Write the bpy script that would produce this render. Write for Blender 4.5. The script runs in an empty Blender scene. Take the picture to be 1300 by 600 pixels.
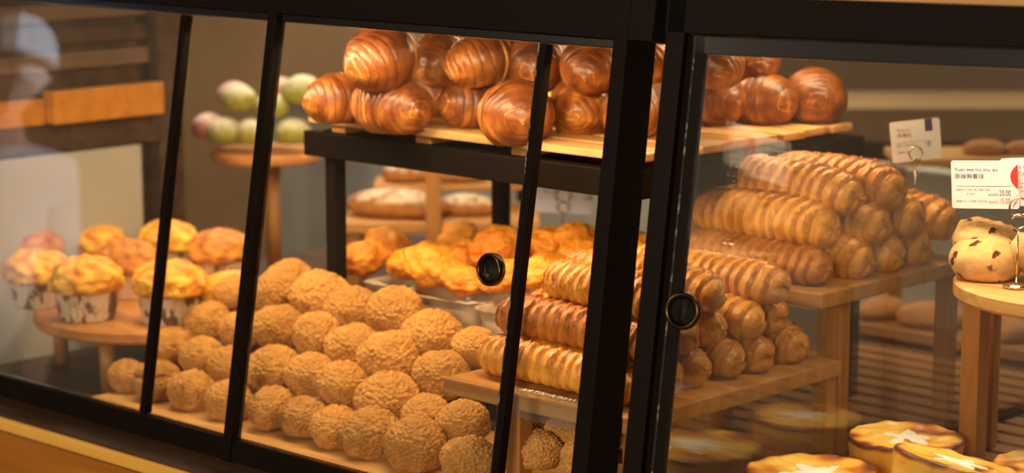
import bpy, bmesh, math, random
from mathutils import Vector, Matrix, noise
random.seed(7)
PI = math.pi
S = bpy.context.scene
COL = S.collection

# ------------------------------------------------------------------ camera (case axes: X along the counter, Y into the case, Z up)
F = 2879.0
CAM = Vector((2.010, -1.845, 1.654))
RX = Vector((0.7283, 0.6853, 0.0)).normalized()
FW = Vector((-0.6753, 0.7177, -0.1705)).normalized()
RX = (RX - FW * RX.dot(FW)).normalized()
DN = FW.cross(RX).normalized()
if DN.z > 0: DN = -DN

def ray(px, py): return (RX * ((px - 650) / F) + DN * ((py - 300) / F) + FW)
def at_z(px, py, z):
    r = ray(px, py); return CAM + r * ((z - CAM.z) / r.z)
def at_y(px, py, y):
    r = ray(px, py); return CAM + r * ((y - CAM.y) / r.y)
def at_x(px, py, x):
    r = ray(px, py); return CAM + r * ((x - CAM.x) / r.x)
def at_d(px, py, d): return CAM + ray(px, py) * d

cd = bpy.data.cameras.new('camera'); cam = bpy.data.objects.new('camera', cd); COL.objects.link(cam)
cam.matrix_world = Matrix(((RX.x, -DN.x, -FW.x, CAM.x), (RX.y, -DN.y, -FW.y, CAM.y), (RX.z, -DN.z, -FW.z, CAM.z), (0, 0, 0, 1)))
cd.sensor_width = 36; cd.lens = F * 36 / 1300; cd.clip_end = 60; cd.clip_start = 0.05
cd.dof.use_dof = True; cd.dof.focus_distance = 2.70; cd.dof.aperture_fstop = 3.4
S.camera = cam

# ------------------------------------------------------------------ materials
def new_mat(name):
    m = bpy.data.materials.new(name); m.use_nodes = True
    nt = m.node_tree; nt.nodes.clear()
    return m, nt, nt.nodes, nt.links
def N(nt, t, **kw):
    n = nt.nodes.new(t)
    for k, v in kw.items():
        if k in n.inputs: n.inputs[k].default_value = v
        else: setattr(n, k, v)
    return n
def ramp(nt, stops, interp='LINEAR'):
    n = nt.nodes.new('ShaderNodeValToRGB'); cr = n.color_ramp; cr.interpolation = interp
    while len(cr.elements) < len(stops): cr.elements.new(0.5)
    for e, (p, c) in zip(cr.elements, stops):
        e.position = p; e.color = (*c, 1)
    return n
def principled(nt, rough=0.5, spec=0.5, metal=0.0):
    b = nt.nodes.new('ShaderNodeBsdfPrincipled'); o = nt.nodes.new('ShaderNodeOutputMaterial')
    b.inputs['Roughness'].default_value = rough; b.inputs['Metallic'].default_value = metal
    b.inputs['Specular IOR Level'].default_value = spec
    nt.links.new(b.outputs[0], o.inputs['Surface']); return b
def plain(name, col, rough=0.5, spec=0.5, metal=0.0):
    m, nt, n, l = new_mat(name); b = principled(nt, rough, spec, metal); b.inputs['Base Color'].default_value = (*col, 1); return m
def noisy(name, stops, scale=20, rough=0.5, spec=0.4, detail=6, bump=0.0, dist=0.002, vec=(1, 1, 1), coord='Object', nrough=0.6):
    m, nt, n, l = new_mat(name); b = principled(nt, rough, spec)
    tc = N(nt, 'ShaderNodeTexCoord'); mp = N(nt, 'ShaderNodeMapping'); mp.inputs['Scale'].default_value = vec
    l.new(tc.outputs[coord], mp.inputs['Vector'])
    oi = N(nt, 'ShaderNodeObjectInfo'); ad = N(nt, 'ShaderNodeVectorMath', operation='ADD')
    ml = N(nt, 'ShaderNodeMath', operation='MULTIPLY'); ml.inputs[1].default_value = 37.0
    l.new(oi.outputs['Random'], ml.inputs[0]); l.new(mp.outputs[0], ad.inputs[0]); l.new(ml.outputs[0], ad.inputs[1])
    nz = N(nt, 'ShaderNodeTexNoise', Scale=scale, Detail=detail, Roughness=nrough); l.new(ad.outputs[0], nz.inputs['Vector'])
    r = ramp(nt, stops); l.new(nz.outputs['Fac'], r.inputs[0]); l.new(r.outputs[0], b.inputs['Base Color'])
    if bump:
        bp = N(nt, 'ShaderNodeBump', Strength=bump, Distance=dist); l.new(nz.outputs['Fac'], bp.inputs['Height']); l.new(bp.outputs[0], b.inputs['Normal'])
    return m
def wood(name, dark, light, axis=0, scale=1.0, rough=0.4, spec=0.4):
    sv = [38 * scale] * 3; sv[axis] = 3.0 * scale
    m, nt, n, l = new_mat(name); b = principled(nt, rough, spec)
    tc = N(nt, 'ShaderNodeTexCoord'); mp = N(nt, 'ShaderNodeMapping'); mp.inputs['Scale'].default_value = sv
    l.new(tc.outputs['Object'], mp.inputs['Vector'])
    nz = N(nt, 'ShaderNodeTexNoise', Scale=1.6, Detail=5, Roughness=0.6, Distortion=0.6); l.new(mp.outputs[0], nz.inputs['Vector'])
    r = ramp(nt, [(0.3, dark), (0.5, tuple((a + c) / 2 for a, c in zip(dark, light))), (0.7, light)]); l.new(nz.outputs['Fac'], r.inputs[0])
    l.new(r.outputs[0], b.inputs['Base Color'])
    bp = N(nt, 'ShaderNodeBump', Strength=0.15, Distance=0.001); l.new(nz.outputs['Fac'], bp.inputs['Height']); l.new(bp.outputs[0], b.inputs['Normal'])
    return m

def puff_material():
    m, nt, n, l = new_mat('craquelin crust'); b = principled(nt, 0.7, 0.25)
    at = N(nt, 'ShaderNodeAttribute', attribute_name='crack'); tc = N(nt, 'ShaderNodeTexCoord')
    nz = N(nt, 'ShaderNodeTexNoise', Scale=2.2, Detail=5); l.new(tc.outputs['Object'], nz.inputs['Vector'])
    n2 = N(nt, 'ShaderNodeTexNoise', Scale=16, Detail=3); l.new(tc.outputs['Object'], n2.inputs['Vector'])
    r1 = ramp(nt, [(0.0, (0.26, 0.095, 0.016)), (0.35, (0.56, 0.272, 0.068)), (1.0, (0.66, 0.355, 0.10))]); l.new(at.outputs['Fac'], r1.inputs[0])
    r2 = ramp(nt, [(0.3, (0.72, 0.66, 0.58)), (0.65, (1.0, 1.0, 1.0))]); l.new(nz.outputs['Fac'], r2.inputs[0])
    mx = N(nt, 'ShaderNodeMix', data_type='RGBA', blend_type='MULTIPLY'); mx.inputs[0].default_value = 1.0
    l.new(r1.outputs[0], mx.inputs[6]); l.new(r2.outputs[0], mx.inputs[7])
    oi = N(nt, 'ShaderNodeObjectInfo'); r3 = ramp(nt, [(0, (0.86, 0.82, 0.78)), (1, (1.08, 1.05, 1.0))]); l.new(oi.outputs['Random'], r3.inputs[0])
    m2 = N(nt, 'ShaderNodeMix', data_type='RGBA', blend_type='MULTIPLY'); m2.inputs[0].default_value = 1.0
    l.new(mx.outputs[2], m2.inputs[6]); l.new(r3.outputs[0], m2.inputs[7])
    l.new(m2.outputs[2], b.inputs['Base Color'])
    bp = N(nt, 'ShaderNodeBump', Strength=0.12, Distance=0.02); l.new(n2.outputs['Fac'], bp.inputs['Height']); l.new(bp.outputs[0], b.inputs['Normal'])
    return m
def baked_material(name, stops, rough=0.3, nscale=60, spec=0.5, sugar=0.0, coat=0.0):
    """bread whose bake colour follows the 'bake' attribute of its layers, with groove shade added for rolls"""
    m, nt, n, l = new_mat(name); b = principled(nt, rough, spec)
    at = N(nt, 'ShaderNodeAttribute', attribute_name='bake'); tc = N(nt, 'ShaderNodeTexCoord')
    nz = N(nt, 'ShaderNodeTexNoise', Scale=nscale, Detail=5, Roughness=0.65); l.new(tc.outputs['Object'], nz.inputs['Vector'])
    oi = N(nt, 'ShaderNodeObjectInfo')
    a1 = N(nt, 'ShaderNodeMath', operation='MULTIPLY_ADD'); a1.inputs[1].default_value = 0.5; l.new(nz.outputs['Fac'], a1.inputs[0]); l.new(at.outputs['Fac'], a1.inputs[2])
    a2 = N(nt, 'ShaderNodeMath', operation='MULTIPLY_ADD'); a2.inputs[1].default_value = 0.22; l.new(oi.outputs['Random'], a2.inputs[0]); l.new(a1.outputs[0], a2.inputs[2])
    a3 = N(nt, 'ShaderNodeMath', operation='SUBTRACT'); a3.inputs[1].default_value = 0.36; l.new(a2.outputs[0], a3.inputs[0])
    r = ramp(nt, stops); l.new(a3.outputs[0], r.inputs[0])
    l.new(r.outputs[0], b.inputs['Base Color'])
    if coat: b.inputs['Coat Weight'].default_value = coat; b.inputs['Coat Roughness'].default_value = 0.22
    n2 = N(nt, 'ShaderNodeTexNoise', Scale=nscale * 5, Detail=3); l.new(tc.outputs['Object'], n2.inputs['Vector'])
    bp = N(nt, 'ShaderNodeBump', Strength=0.25 + sugar, Distance=0.0012 if nscale > 10 else 0.02); l.new(n2.outputs['Fac'], bp.inputs['Height']); l.new(bp.outputs[0], b.inputs['Normal'])
    if sugar: l.new(bp.outputs[0], b.inputs['Coat Normal'])
    return m
def glass_material(name, refl=1.0, dust=0.02, tint=(0.97, 0.98, 0.97)):
    """window glass: clear, Fresnel reflection from both faces, a thin film of dust"""
    m, nt, n, l = new_mat(name); o = nt.nodes.new('ShaderNodeOutputMaterial')
    tr = N(nt, 'ShaderNodeBsdfTransparent'); tr.inputs[0].default_value = (*tint, 1)
    gl = N(nt, 'ShaderNodeBsdfGlossy'); gl.inputs['Roughness'].default_value = 0.0; gl.inputs[0].default_value = (1, 1, 1, 1)
    fr = N(nt, 'ShaderNodeFresnel', IOR=1.5)
    geo = N(nt, 'ShaderNodeNewGeometry')
    # an even Fresnel on both faces
    lw = N(nt, 'ShaderNodeLayerWeight', Blend=0.5)
    pw = N(nt, 'ShaderNodeMath', operation='POWER'); pw.inputs[1].default_value = 5.0; l.new(lw.outputs['Facing'], pw.inputs[0])
    ma = N(nt, 'ShaderNodeMath', operation='MULTIPLY_ADD'); ma.inputs[1].default_value = 0.9; ma.inputs[2].default_value = 0.045; l.new(pw.outputs[0], ma.inputs[0])
    mr = N(nt, 'ShaderNodeMath', operation='MULTIPLY'); mr.inputs[1].default_value = refl; mr.use_clamp = True; l.new(ma.outputs[0], mr.inputs[0])
    mx = N(nt, 'ShaderNodeMixShader'); l.new(mr.outputs[0], mx.inputs[0]); l.new(tr.outputs[0], mx.inputs[1]); l.new(gl.outputs[0], mx.inputs[2])
    df = N(nt, 'ShaderNodeBsdfDiffuse'); df.inputs[0].default_value = (0.75, 0.72, 0.68, 1)
    tc = N(nt, 'ShaderNodeTexCoord')
    nz = N(nt, 'ShaderNodeTexNoise', Scale=5, Detail=5); l.new(tc.outputs['Object'], nz.inputs['Vector'])
    vo = N(nt, 'ShaderNodeTexVoronoi', Scale=55); l.new(tc.outputs['Object'], vo.inputs['Vector'])
    sp = ramp(nt, [(0.0, (1, 1, 1)), (0.045, (0, 0, 0))]); l.new(vo.outputs['Distance'], sp.inputs[0])
    s1 = N(nt, 'ShaderNodeMath', operation='MULTIPLY'); s1.inputs[1].default_value = dust * 2; l.new(nz.outputs['Fac'], s1.inputs[0])
    s2 = N(nt, 'ShaderNodeMath', operation='MULTIPLY_ADD'); s2.inputs[1].default_value = 0.10; l.new(sp.outputs[0], s2.inputs[0]); l.new(s1.outputs[0], s2.inputs[2])
    m2 = N(nt, 'ShaderNodeMixShader'); l.new(s2.outputs[0], m2.inputs[0]); l.new(mx.outputs[0], m2.inputs[1]); l.new(df.outputs[0], m2.inputs[2])
    l.new(m2.outputs[0], o.inputs['Surface'])
    return m
def metal_black():
    m, nt, n, l = new_mat('black painted steel'); b = principled(nt, 0.5, 0.06)
    tc = N(nt, 'ShaderNodeTexCoord'); vo = N(nt, 'ShaderNodeTexVoronoi', Scale=150, Randomness=1.0); l.new(tc.outputs['Object'], vo.inputs['Vector'])
    nz = N(nt, 'ShaderNodeTexNoise', Scale=14, Detail=3); l.new(tc.outputs['Object'], nz.inputs['Vector'])
    mp = N(nt, 'ShaderNodeMath', operation='MULTIPLY'); l.new(nz.outputs['Fac'], mp.inputs[0]); mp.inputs[1].default_value = 0.22
    lt = N(nt, 'ShaderNodeMath', operation='LESS_THAN'); l.new(vo.outputs['Distance'], lt.inputs[0])
    sb = N(nt, 'ShaderNodeMath', operation='SUBTRACT'); l.new(mp.outputs[0], sb.inputs[0]); sb.inputs[1].default_value = 0.03; l.new(sb.outputs[0], lt.inputs[1])
    mx = N(nt, 'ShaderNodeMix', data_type='RGBA'); mx.inputs[6].default_value = (0.0075, 0.0048, 0.0030, 1); mx.inputs[7].default_value = (0.04, 0.03, 0.022, 1)
    l.new(lt.outputs[0], mx.inputs[0]); l.new(mx.outputs[2], b.inputs['Base Color'])
    return m

M = {}
M['black'] = metal_black()
M['black_smooth'] = plain('black rubber', (0.006, 0.005, 0.005), 0.3, 0.5)
M['worn'] = noisy('worn white paint', [(0.55, (0.012, 0.01, 0.009)), (0.62, (0.32, 0.29, 0.26))], scale=90, rough=0.6, vec=(1, 1, 0.5))
M['glass'] = glass_material('door glass', 1.3, 0.006)
M['glass_dusty'] = glass_material('dusty door glass', 1.7, 0.018)
M['glass_end'] = glass_material('end panel glass', 2.1, 0.007)
M['acrylic'] = glass_material('clear acrylic', 1.6, 0.04)
M['puff'] = puff_material()
M['croissant'] = baked_material('croissant crust', [(0.0, (0.74, 0.38, 0.095)), (0.25, (0.46, 0.17, 0.030)), (0.52, (0.225, 0.062, 0.010)), (0.90, (0.07, 0.016, 0.004))], 0.40, 40, 0.35, 0, 0.15)
M['roll'] = baked_material('twisted roll crust', [(0.0, (0.78, 0.38, 0.055)), (0.35, (0.64, 0.25, 0.028)), (0.7, (0.40, 0.125, 0.014)), (1.0, (0.19, 0.045, 0.007))], 0.42, 55, 0.4, 0.3, 0.22)
M['roll_dark'] = baked_material('darker twisted roll crust', [(0.0, (0.52, 0.20, 0.03)), (0.35, (0.40, 0.125, 0.016)), (0.7, (0.25, 0.06, 0.008)), (1.0, (0.12, 0.025, 0.004))], 0.45, 55, 0.4, 0.3, 0.12)
M['savory'] = baked_material('glazed orange bread', [(0.0, (0.88, 0.33, 0.022)), (0.4, (0.82, 0.23, 0.012)), (0.75, (0.62, 0.13, 0.008)), (1.0, (0.35, 0.05, 0.006))], 0.38, 1.6, 0.4, 0.1, 0.2)
M['muffin'] = baked_material('muffin top', [(0.0, (0.98, 0.60, 0.06)), (0.35, (0.90, 0.40, 0.035)), (0.65, (0.62, 0.20, 0.02)), (1.0, (0.36, 0.10, 0.02))], 0.45, 2.6, 0.4, 0.1, 0.15)
M['muffin_brown'] = baked_material('brown sugared muffin top', [(0.0, (0.75, 0.32, 0.04)), (0.35, (0.62, 0.23, 0.035)), (0.65, (0.42, 0.13, 0.03)), (1.0, (0.22, 0.05, 0.03))], 0.5, 2.6, 0.4, 0.15, 0.1)
M['bun_yellow'] = noisy('smooth yellow bun', [(0.3, (0.9, 0.5, 0.06)), (0.7, (0.75, 0.32, 0.03))], scale=14, rough=0.4)
M['paper_cup'] = noisy('printed baking paper', [(0.0, (0.10, 0.05, 0.035)), (0.46, (0.16, 0.08, 0.05)), (0.49, (0.62, 0.47, 0.33)), (1.0, (0.72, 0.56, 0.40))], scale=42, rough=0.7, detail=3, vec=(1, 1, 0.6))
M['foil'] = noisy('parchment lined foil', [(0.35, (0.40, 0.29, 0.18)), (0.6, (0.66, 0.53, 0.38))], scale=14, rough=0.28, spec=0.8, bump=0.6, dist=0.005)
M['wood_light'] = wood('light oiled wood', (0.46, 0.22, 0.065), (0.72, 0.42, 0.16), 0)
M['wood_board'] = wood('golden wood board', (0.36, 0.15, 0.035), (0.58, 0.29, 0.085), 0)
M['wood_leg'] = wood('wood leg', (0.30, 0.12, 0.028), (0.46, 0.20, 0.05), 2)
M['wood_round'] = wood('round board wood', (0.42, 0.16, 0.04), (0.60, 0.27, 0.08), 0, 0.7)
M['wood_slat'] = wood('slat wood', (0.20, 0.09, 0.026), (0.36, 0.17, 0.055), 0)
M['wood_dark'] = wood('dark stained wood', (0.030, 0.016, 0.008), (0.085, 0.045, 0.020), 0, 0.6, 0.55, 0.2)
M['wood_orange'] = wood('orange wood', (0.42, 0.15, 0.015), (0.58, 0.24, 0.03), 0, 0.5, 0.35)
M['wood_front'] = wood('counter front wood', (0.30, 0.10, 0.010), (0.46, 0.17, 0.02), 0, 0.5, 0.4)
M['edge_gold'] = wood('golden edge wood', (0.75, 0.38, 0.06), (0.88, 0.50, 0.10), 0, 0.5, 0.35)
M['beige'] = noisy('beige board', [(0.3, (0.34, 0.32, 0.29)), (0.7, (0.42, 0.40, 0.365))], scale=2.5, rough=0.7)
M['grey_panel'] = noisy('grey board', [(0.3, (0.34, 0.33, 0.29)), (0.7, (0.42, 0.41, 0.37))], scale=2.5, rough=0.7)
M['brown_panel'] = noisy('brown board', [(0.3, (0.24, 0.145, 0.07)), (0.7, (0.32, 0.20, 0.10))], scale=3, rough=0.6)
M['brown_slat'] = wood('brown slat wood', (0.10, 0.06, 0.035), (0.20, 0.12, 0.07), 1, 0.6, 0.5, 0.3)
M['brown_wall'] = noisy('brown plaster', [(0.3, (0.13, 0.095, 0.065)), (0.7, (0.20, 0.15, 0.105))], scale=1.2, rough=0.8, vec=(0.4, 0.4, 2.2))
M['floor'] = noisy('grey floor', [(0.3, (0.16, 0.14, 0.12)), (0.7, (0.22, 0.19, 0.16))], scale=2, rough=0.5)
M['ceiling'] = plain('dark ceiling', (0.10, 0.085, 0.07), 0.8)
M['card'] = plain('white card', (0.80, 0.77, 0.80), 0.55, 0.3)
M['ink'] = plain('navy ink', (0.045, 0.04, 0.10), 0.6)
M['ink_grey'] = plain('grey ink', (0.16, 0.13, 0.15), 0.6)
M['ink_red'] = plain('dark red ink', (0.30, 0.05, 0.04), 0.6)
M['red'] = plain('red print', (0.78, 0.035, 0.02), 0.5)
M['wire'] = plain('nickel wire', (0.65, 0.55, 0.42), 0.22, 0.5, 1.0)
M['bronze'] = plain('dark bronze', (0.075, 0.045, 0.022), 0.28, 0.5, 1.0)
M['cup_black'] = plain('black finger cup', (0.004, 0.003, 0.0025), 0.5, 0.15)
M['flour'] = noisy('floured loaf crust', [(0.36, (0.30, 0.12, 0.035)), (0.50, (0.55, 0.40, 0.28)), (0.7, (0.72, 0.60, 0.48))], scale=2.5, rough=0.85, detail=4)
M['loaf_side'] = noisy('loaf crust', [(0.3, (0.30, 0.11, 0.02)), (0.7, (0.46, 0.20, 0.05))], scale=3, rough=0.7)
M['loaf_yellow'] = noisy('yellow loaf crust', [(0.3, (0.55, 0.30, 0.06)), (0.7, (0.70, 0.46, 0.14))], scale=14, rough=0.7)
M['icing'] = noisy('powdered sugar', [(0.3, (0.85, 0.80, 0.72)), (0.7, (0.95, 0.92, 0.86))], scale=120, rough=0.9, bump=0.4, dist=0.001)
M['print_white'] = plain('white print', (0.95, 0.9, 0.82), 0.5)
def green_material(name, base, powder):
    m, nt, n, l = new_mat(name); b = principled(nt, 0.7, 0.25)
    tc = N(nt, 'ShaderNodeTexCoord'); sx = N(nt, 'ShaderNodeSeparateXYZ'); l.new(tc.outputs['Generated'], sx.inputs[0])
    nz = N(nt, 'ShaderNodeTexNoise', Scale=3, Detail=4); l.new(tc.outputs['Object'], nz.inputs['Vector'])
    ma = N(nt, 'ShaderNodeMath', operation='MULTIPLY_ADD'); ma.inputs[1].default_value = 0.9; l.new(nz.outputs['Fac'], ma.inputs[0]); l.new(sx.outputs['Z'], ma.inputs[2])
    r = ramp(nt, [(0.0, base), (0.62, base), (0.95, powder)])
    sc = N(nt, 'ShaderNodeMath', operation='MULTIPLY'); sc.inputs[1].default_value = 0.72; l.new(ma.outputs[0], sc.inputs[0]); l.new(sc.outputs[0], r.inputs[0]); l.new(r.outputs[0], b.inputs['Base Color'])
    return m
M['bun_green'] = green_material('green dusted bun', (0.29, 0.265, 0.04), (0.60, 0.56, 0.40))
M['bun_pink'] = green_material('pink dusted bun', (0.48, 0.16, 0.11), (0.64, 0.46, 0.40))
def spotted():
    m, nt, n, l = new_mat('raisin bun crust'); b = principled(nt, 0.85, 0.15)
    tc = N(nt, 'ShaderNodeTexCoord'); nz = N(nt, 'ShaderNodeTexNoise', Scale=3.5, Detail=6); l.new(tc.outputs['Object'], nz.inputs['Vector'])
    ds = N(nt, 'ShaderNodeVectorMath', operation='MULTIPLY_ADD'); ds.inputs[1].default_value = (0.45, 0.45, 0.45)
    l.new(nz.outputs['Color'], ds.inputs[0]); l.new(tc.outputs['Object'], ds.inputs[2])
    vo = N(nt, 'ShaderNodeTexVoronoi', Scale=2.3); l.new(ds.outputs[0], vo.inputs['Vector'])
    vs = N(nt, 'ShaderNodeTexVoronoi', Scale=9.0); l.new(ds.outputs[0], vs.inputs['Vector'])
    r = ramp(nt, [(0.3, (0.74, 0.46, 0.20)), (0.7, (0.60, 0.34, 0.12))]); l.new(nz.outputs['Fac'], r.inputs[0])
    r1 = ramp(nt, [(0.24, (1, 1, 1)), (0.36, (0, 0, 0))]); l.new(vo.outputs['Distance'], r1.inputs[0])
    cc = N(nt, 'ShaderNodeSeparateXYZ'); l.new(vo.outputs['Color'], cc.inputs[0])
    gt = N(nt, 'ShaderNodeMath', operation='GREATER_THAN'); gt.inputs[1].default_value = 0.35; l.new(cc.outputs[0], gt.inputs[0])
    mm = N(nt, 'ShaderNodeMath', operation='MULTIPLY'); l.new(r1.outputs[0], mm.inputs[0]); l.new(gt.outputs[0], mm.inputs[1])
    r2 = ramp(nt, [(0.14, (1, 1, 1)), (0.22, (0, 0, 0))]); l.new(vs.outputs['Distance'], r2.inputs[0])
    cs = N(nt, 'ShaderNodeSeparateXYZ'); l.new(vs.outputs['Color'], cs.inputs[0])
    g2 = N(nt, 'ShaderNodeMath', operation='GREATER_THAN'); g2.inputs[1].default_value = 0.35; l.new(cs.outputs[0], g2.inputs[0])
    m3 = N(nt, 'ShaderNodeMath', operation='MULTIPLY'); l.new(r2.outputs[0], m3.inputs[0]); l.new(g2.outputs[0], m3.inputs[1])
    m4 = N(nt, 'ShaderNodeMath', operation='MULTIPLY'); m4.inputs[1].default_value = 0.55; l.new(m3.outputs[0], m4.inputs[0])
    mx = N(nt, 'ShaderNodeMix', data_type='RGBA'); mx.inputs[7].default_value = (0.10, 0.028, 0.018, 1); l.new(mm.outputs[0], mx.inputs[0]); l.new(r.outputs[0], mx.inputs[6])
    m5 = N(nt, 'ShaderNodeMix', data_type='RGBA'); m5.inputs[7].default_value = (0.30, 0.12, 0.03, 1); l.new(m4.outputs[0], m5.inputs[0]); l.new(mx.outputs[2], m5.inputs[6])
    l.new(m5.outputs[2], b.inputs['Base Color']); return m
M['spotted'] = spotted()
M['tart'] = baked_material('custard tart', [(0.0, (1.0, 0.66, 0.13)), (0.38, (0.95, 0.47, 0.055)), (0.58, (0.58, 0.19, 0.02)), (0.82, (0.12, 0.032, 0.010))], 0.4, 38, 0.5, 0.1, 0.2)

# ------------------------------------------------------------------ object helpers
def link(name, me, mat=None, parent=None, smooth=True):
    o = bpy.data.objects.new(name, me); COL.objects.link(o)
    if mat: me.materials.append(M[mat] if isinstance(mat, str) else mat)
    if smooth:
        me.polygons.foreach_set('use_smooth', [True] * len(me.polygons))
    if parent: o.parent = parent
    return o
def tag(o, label, cat, group=None, kind=None):
    if label: o['label'] = label
    if cat: o['category'] = cat
    if group: o['group'] = group
    if kind: o['kind'] = kind
    return o
def thing(name, label, cat, loc=(0, 0, 0), rz=0.0, group=None):
    o = bpy.data.objects.new(name, None); COL.objects.link(o); o.empty_display_size = 0.05
    o.location = loc; o.rotation_euler = (0, 0, rz); return tag(o, label, cat, group)
def from_bm(name, bm, mat, parent=None, smooth=False, bevel=0.0):
    if bevel:
        bmesh.ops.bevel(bm, geom=list(bm.edges), offset=bevel, segments=2, affect='EDGES', profile=0.6)
    bmesh.ops.recalc_face_normals(bm, faces=list(bm.faces))
    me = bpy.data.meshes.new(name); bm.to_mesh(me); bm.free()
    return link(name, me, mat, parent, smooth)
def add_box(bm, x0, x1, y0, y1, z0, z1):
    v = [bm.verts.new((x, y, z)) for z in (z0, z1) for x, y in ((x0, y0), (x1, y0), (x1, y1), (x0, y1))]
    for f in ((0, 3, 2, 1), (4, 5, 6, 7), (0, 1, 5, 4), (1, 2, 6, 5), (2, 3, 7, 6), (3, 0, 4, 7)): bm.faces.new([v[i] for i in f])
def add_hex(bm, bot, top):
    v = [bm.verts.new(p) for p in list(bot) + list(top)]
    for f in ((0, 3, 2, 1), (4, 5, 6, 7), (0, 1, 5, 4), (1, 2, 6, 5), (2, 3, 7, 6), (3, 0, 4, 7)): bm.faces.new([v[i] for i in f])
def box(name, x0, x1, y0, y1, z0, z1, mat, parent=None, bevel=0.0015):
    bm = bmesh.new(); add_box(bm, x0, x1, y0, y1, z0, z1); return from_bm(name, bm, mat, parent, False, bevel)
def add_lathe(bm, prof, n=48, cx=0, cy=0):
    rings = []
    for r, z in prof:
        rings.append([bm.verts.new((cx + r * math.cos(2 * PI * i / n), cy + r * math.sin(2 * PI * i / n), z)) for i in range(n)] if r > 1e-6 else [bm.verts.new((cx, cy, z))])
    for a, b in zip(rings, rings[1:]):
        for i in range(n):
            j = (i + 1) % n
            if len(a) == 1 and len(b) == 1: continue
            if len(a) == 1: bm.faces.new((a[0], b[j], b[i]))
            elif len(b) == 1: bm.faces.new((a[i], a[j], b[0]))
            else: bm.faces.new((a[i], a[j], b[j], b[i]))
def lathe(name, prof, mat, parent=None, n=48, smooth=True, cx=0, cy=0):
    bm = bmesh.new(); add_lathe(bm, prof, n, cx, cy); return from_bm(name, bm, mat, parent, smooth)
def add_tube(bm, pts, r, n=8, closed=False):
    pts = [Vector(p) for p in pts]; rings = []; m = len(pts); up = Vector((0.13, 0.21, 0.97))
    for i, p in enumerate(pts):
        t = ((pts[(i + 1) % m] - pts[i - 1]) if closed else (pts[min(i + 1, m - 1)] - pts[max(i - 1, 0)])).normalized()
        a = t.cross(up).normalized() if abs(t.dot(up)) < 0.98 else t.cross(Vector((1, 0, 0))).normalized(); b = t.cross(a)
        rr = r(i / (m - 1)) if callable(r) else r
        rings.append([bm.verts.new(p + (a * math.cos(2 * PI * k / n) + b * math.sin(2 * PI * k / n)) * rr) for k in range(n)])
    for q in range(m if closed else m - 1):
        A, B = rings[q], rings[(q + 1) % m]
        for k in range(n): bm.faces.new((A[k], A[(k + 1) % n], B[(k + 1) % n], B[k]))
    if not closed:
        bm.faces.new(rings[0]); bm.faces.new(list(reversed(rings[-1])))
def grid_mesh(name, nu, nv, fn, attr=None):
    """closed tube mesh: fn(u, v) -> (Vector, attribute); poles at both ends"""
    vs, av, fs = [], [], []
    for i in range(nu + 1):
        for j in range(nv):
            p, a = fn(i / nu, j / nv); vs.append(p); av.append(a)
    for i in range(nu):
        for j in range(nv):
            k = (j + 1) % nv
            fs.append((i * nv + j, i * nv + k, (i + 1) * nv + k, (i + 1) * nv + j))
    fs.append(tuple(range(nv - 1, -1, -1))); fs.append(tuple(nu * nv + j for j in range(nv)))
    me = bpy.data.meshes.new(name); me.from_pydata([tuple(v) for v in vs], [], fs); me.update()
    if attr:
        a = me.attributes.new(attr, 'FLOAT', 'POINT'); a.data.foreach_set('value', av)
    return me
def ico_mesh(name, sub, fn, attr):
    bm = bmesh.new(); bmesh.ops.create_icosphere(bm, subdivisions=sub, radius=1.0)
    av = []
    for v in bm.verts:
        p, a = fn(v.co.copy().normalized()); v.co = p; av.append(a)
    bmesh.ops.recalc_face_normals(bm, faces=list(bm.faces))
    me = bpy.data.meshes.new(name); bm.to_mesh(me); bm.free()
    a = me.attributes.new(attr, 'FLOAT', 'POINT'); a.data.foreach_set('value', av)
    me.polygons.foreach_set('use_smooth', [True] * len(me.polygons))
    return me
def sm(a, b, x):
    t = max(0.0, min(1.0, (x - a) / (b - a))); return t * t * (3 - 2 * t)
def place(name, me, mat, loc, rot=(0, 0, 0), scale=(1, 1, 1), parent=None):
    o = bpy.data.objects.new(name, me); COL.objects.link(o)
    if not me.materials: me.materials.append(M[mat])
    o.location = loc; o.rotation_euler = rot; o.scale = scale
    if parent: o.parent = parent
    return o
ORD = ['first', 'second', 'third', 'fourth', 'fifth', 'sixth', 'seventh', 'eighth', 'ninth', 'tenth', 'eleventh', 'twelfth', 'thirteenth']

# ------------------------------------------------------------------ the room
FL = 0.865           # floor of the display case
def struct(name, x0, x1, y0, y1, z0, z1, mat):
    o = box(name, x0, x1, y0, y1, z0, z1, mat, None, 0); o['kind'] = 'structure'; return o
struct('floor', -6, 5, -5, 6, -0.1, 0.0, 'floor')
struct('ceiling', -6, 5, -5, 6, 2.9, 3.0, 'ceiling')
struct('wall_back', -6, 5, 5.0, 5.1, 0, 2.9, 'brown_wall')
struct('wall_left', -6, -5.9, -5, 6, 0, 2.9, 'brown_wall')
struct('wall_right', 4.9, 5, -5, 6, 0, 2.9, 'brown_wall')
struct('wall_front', -6, 5, -5, -4.9, 0, 2.9, 'brown_wall')

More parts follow.
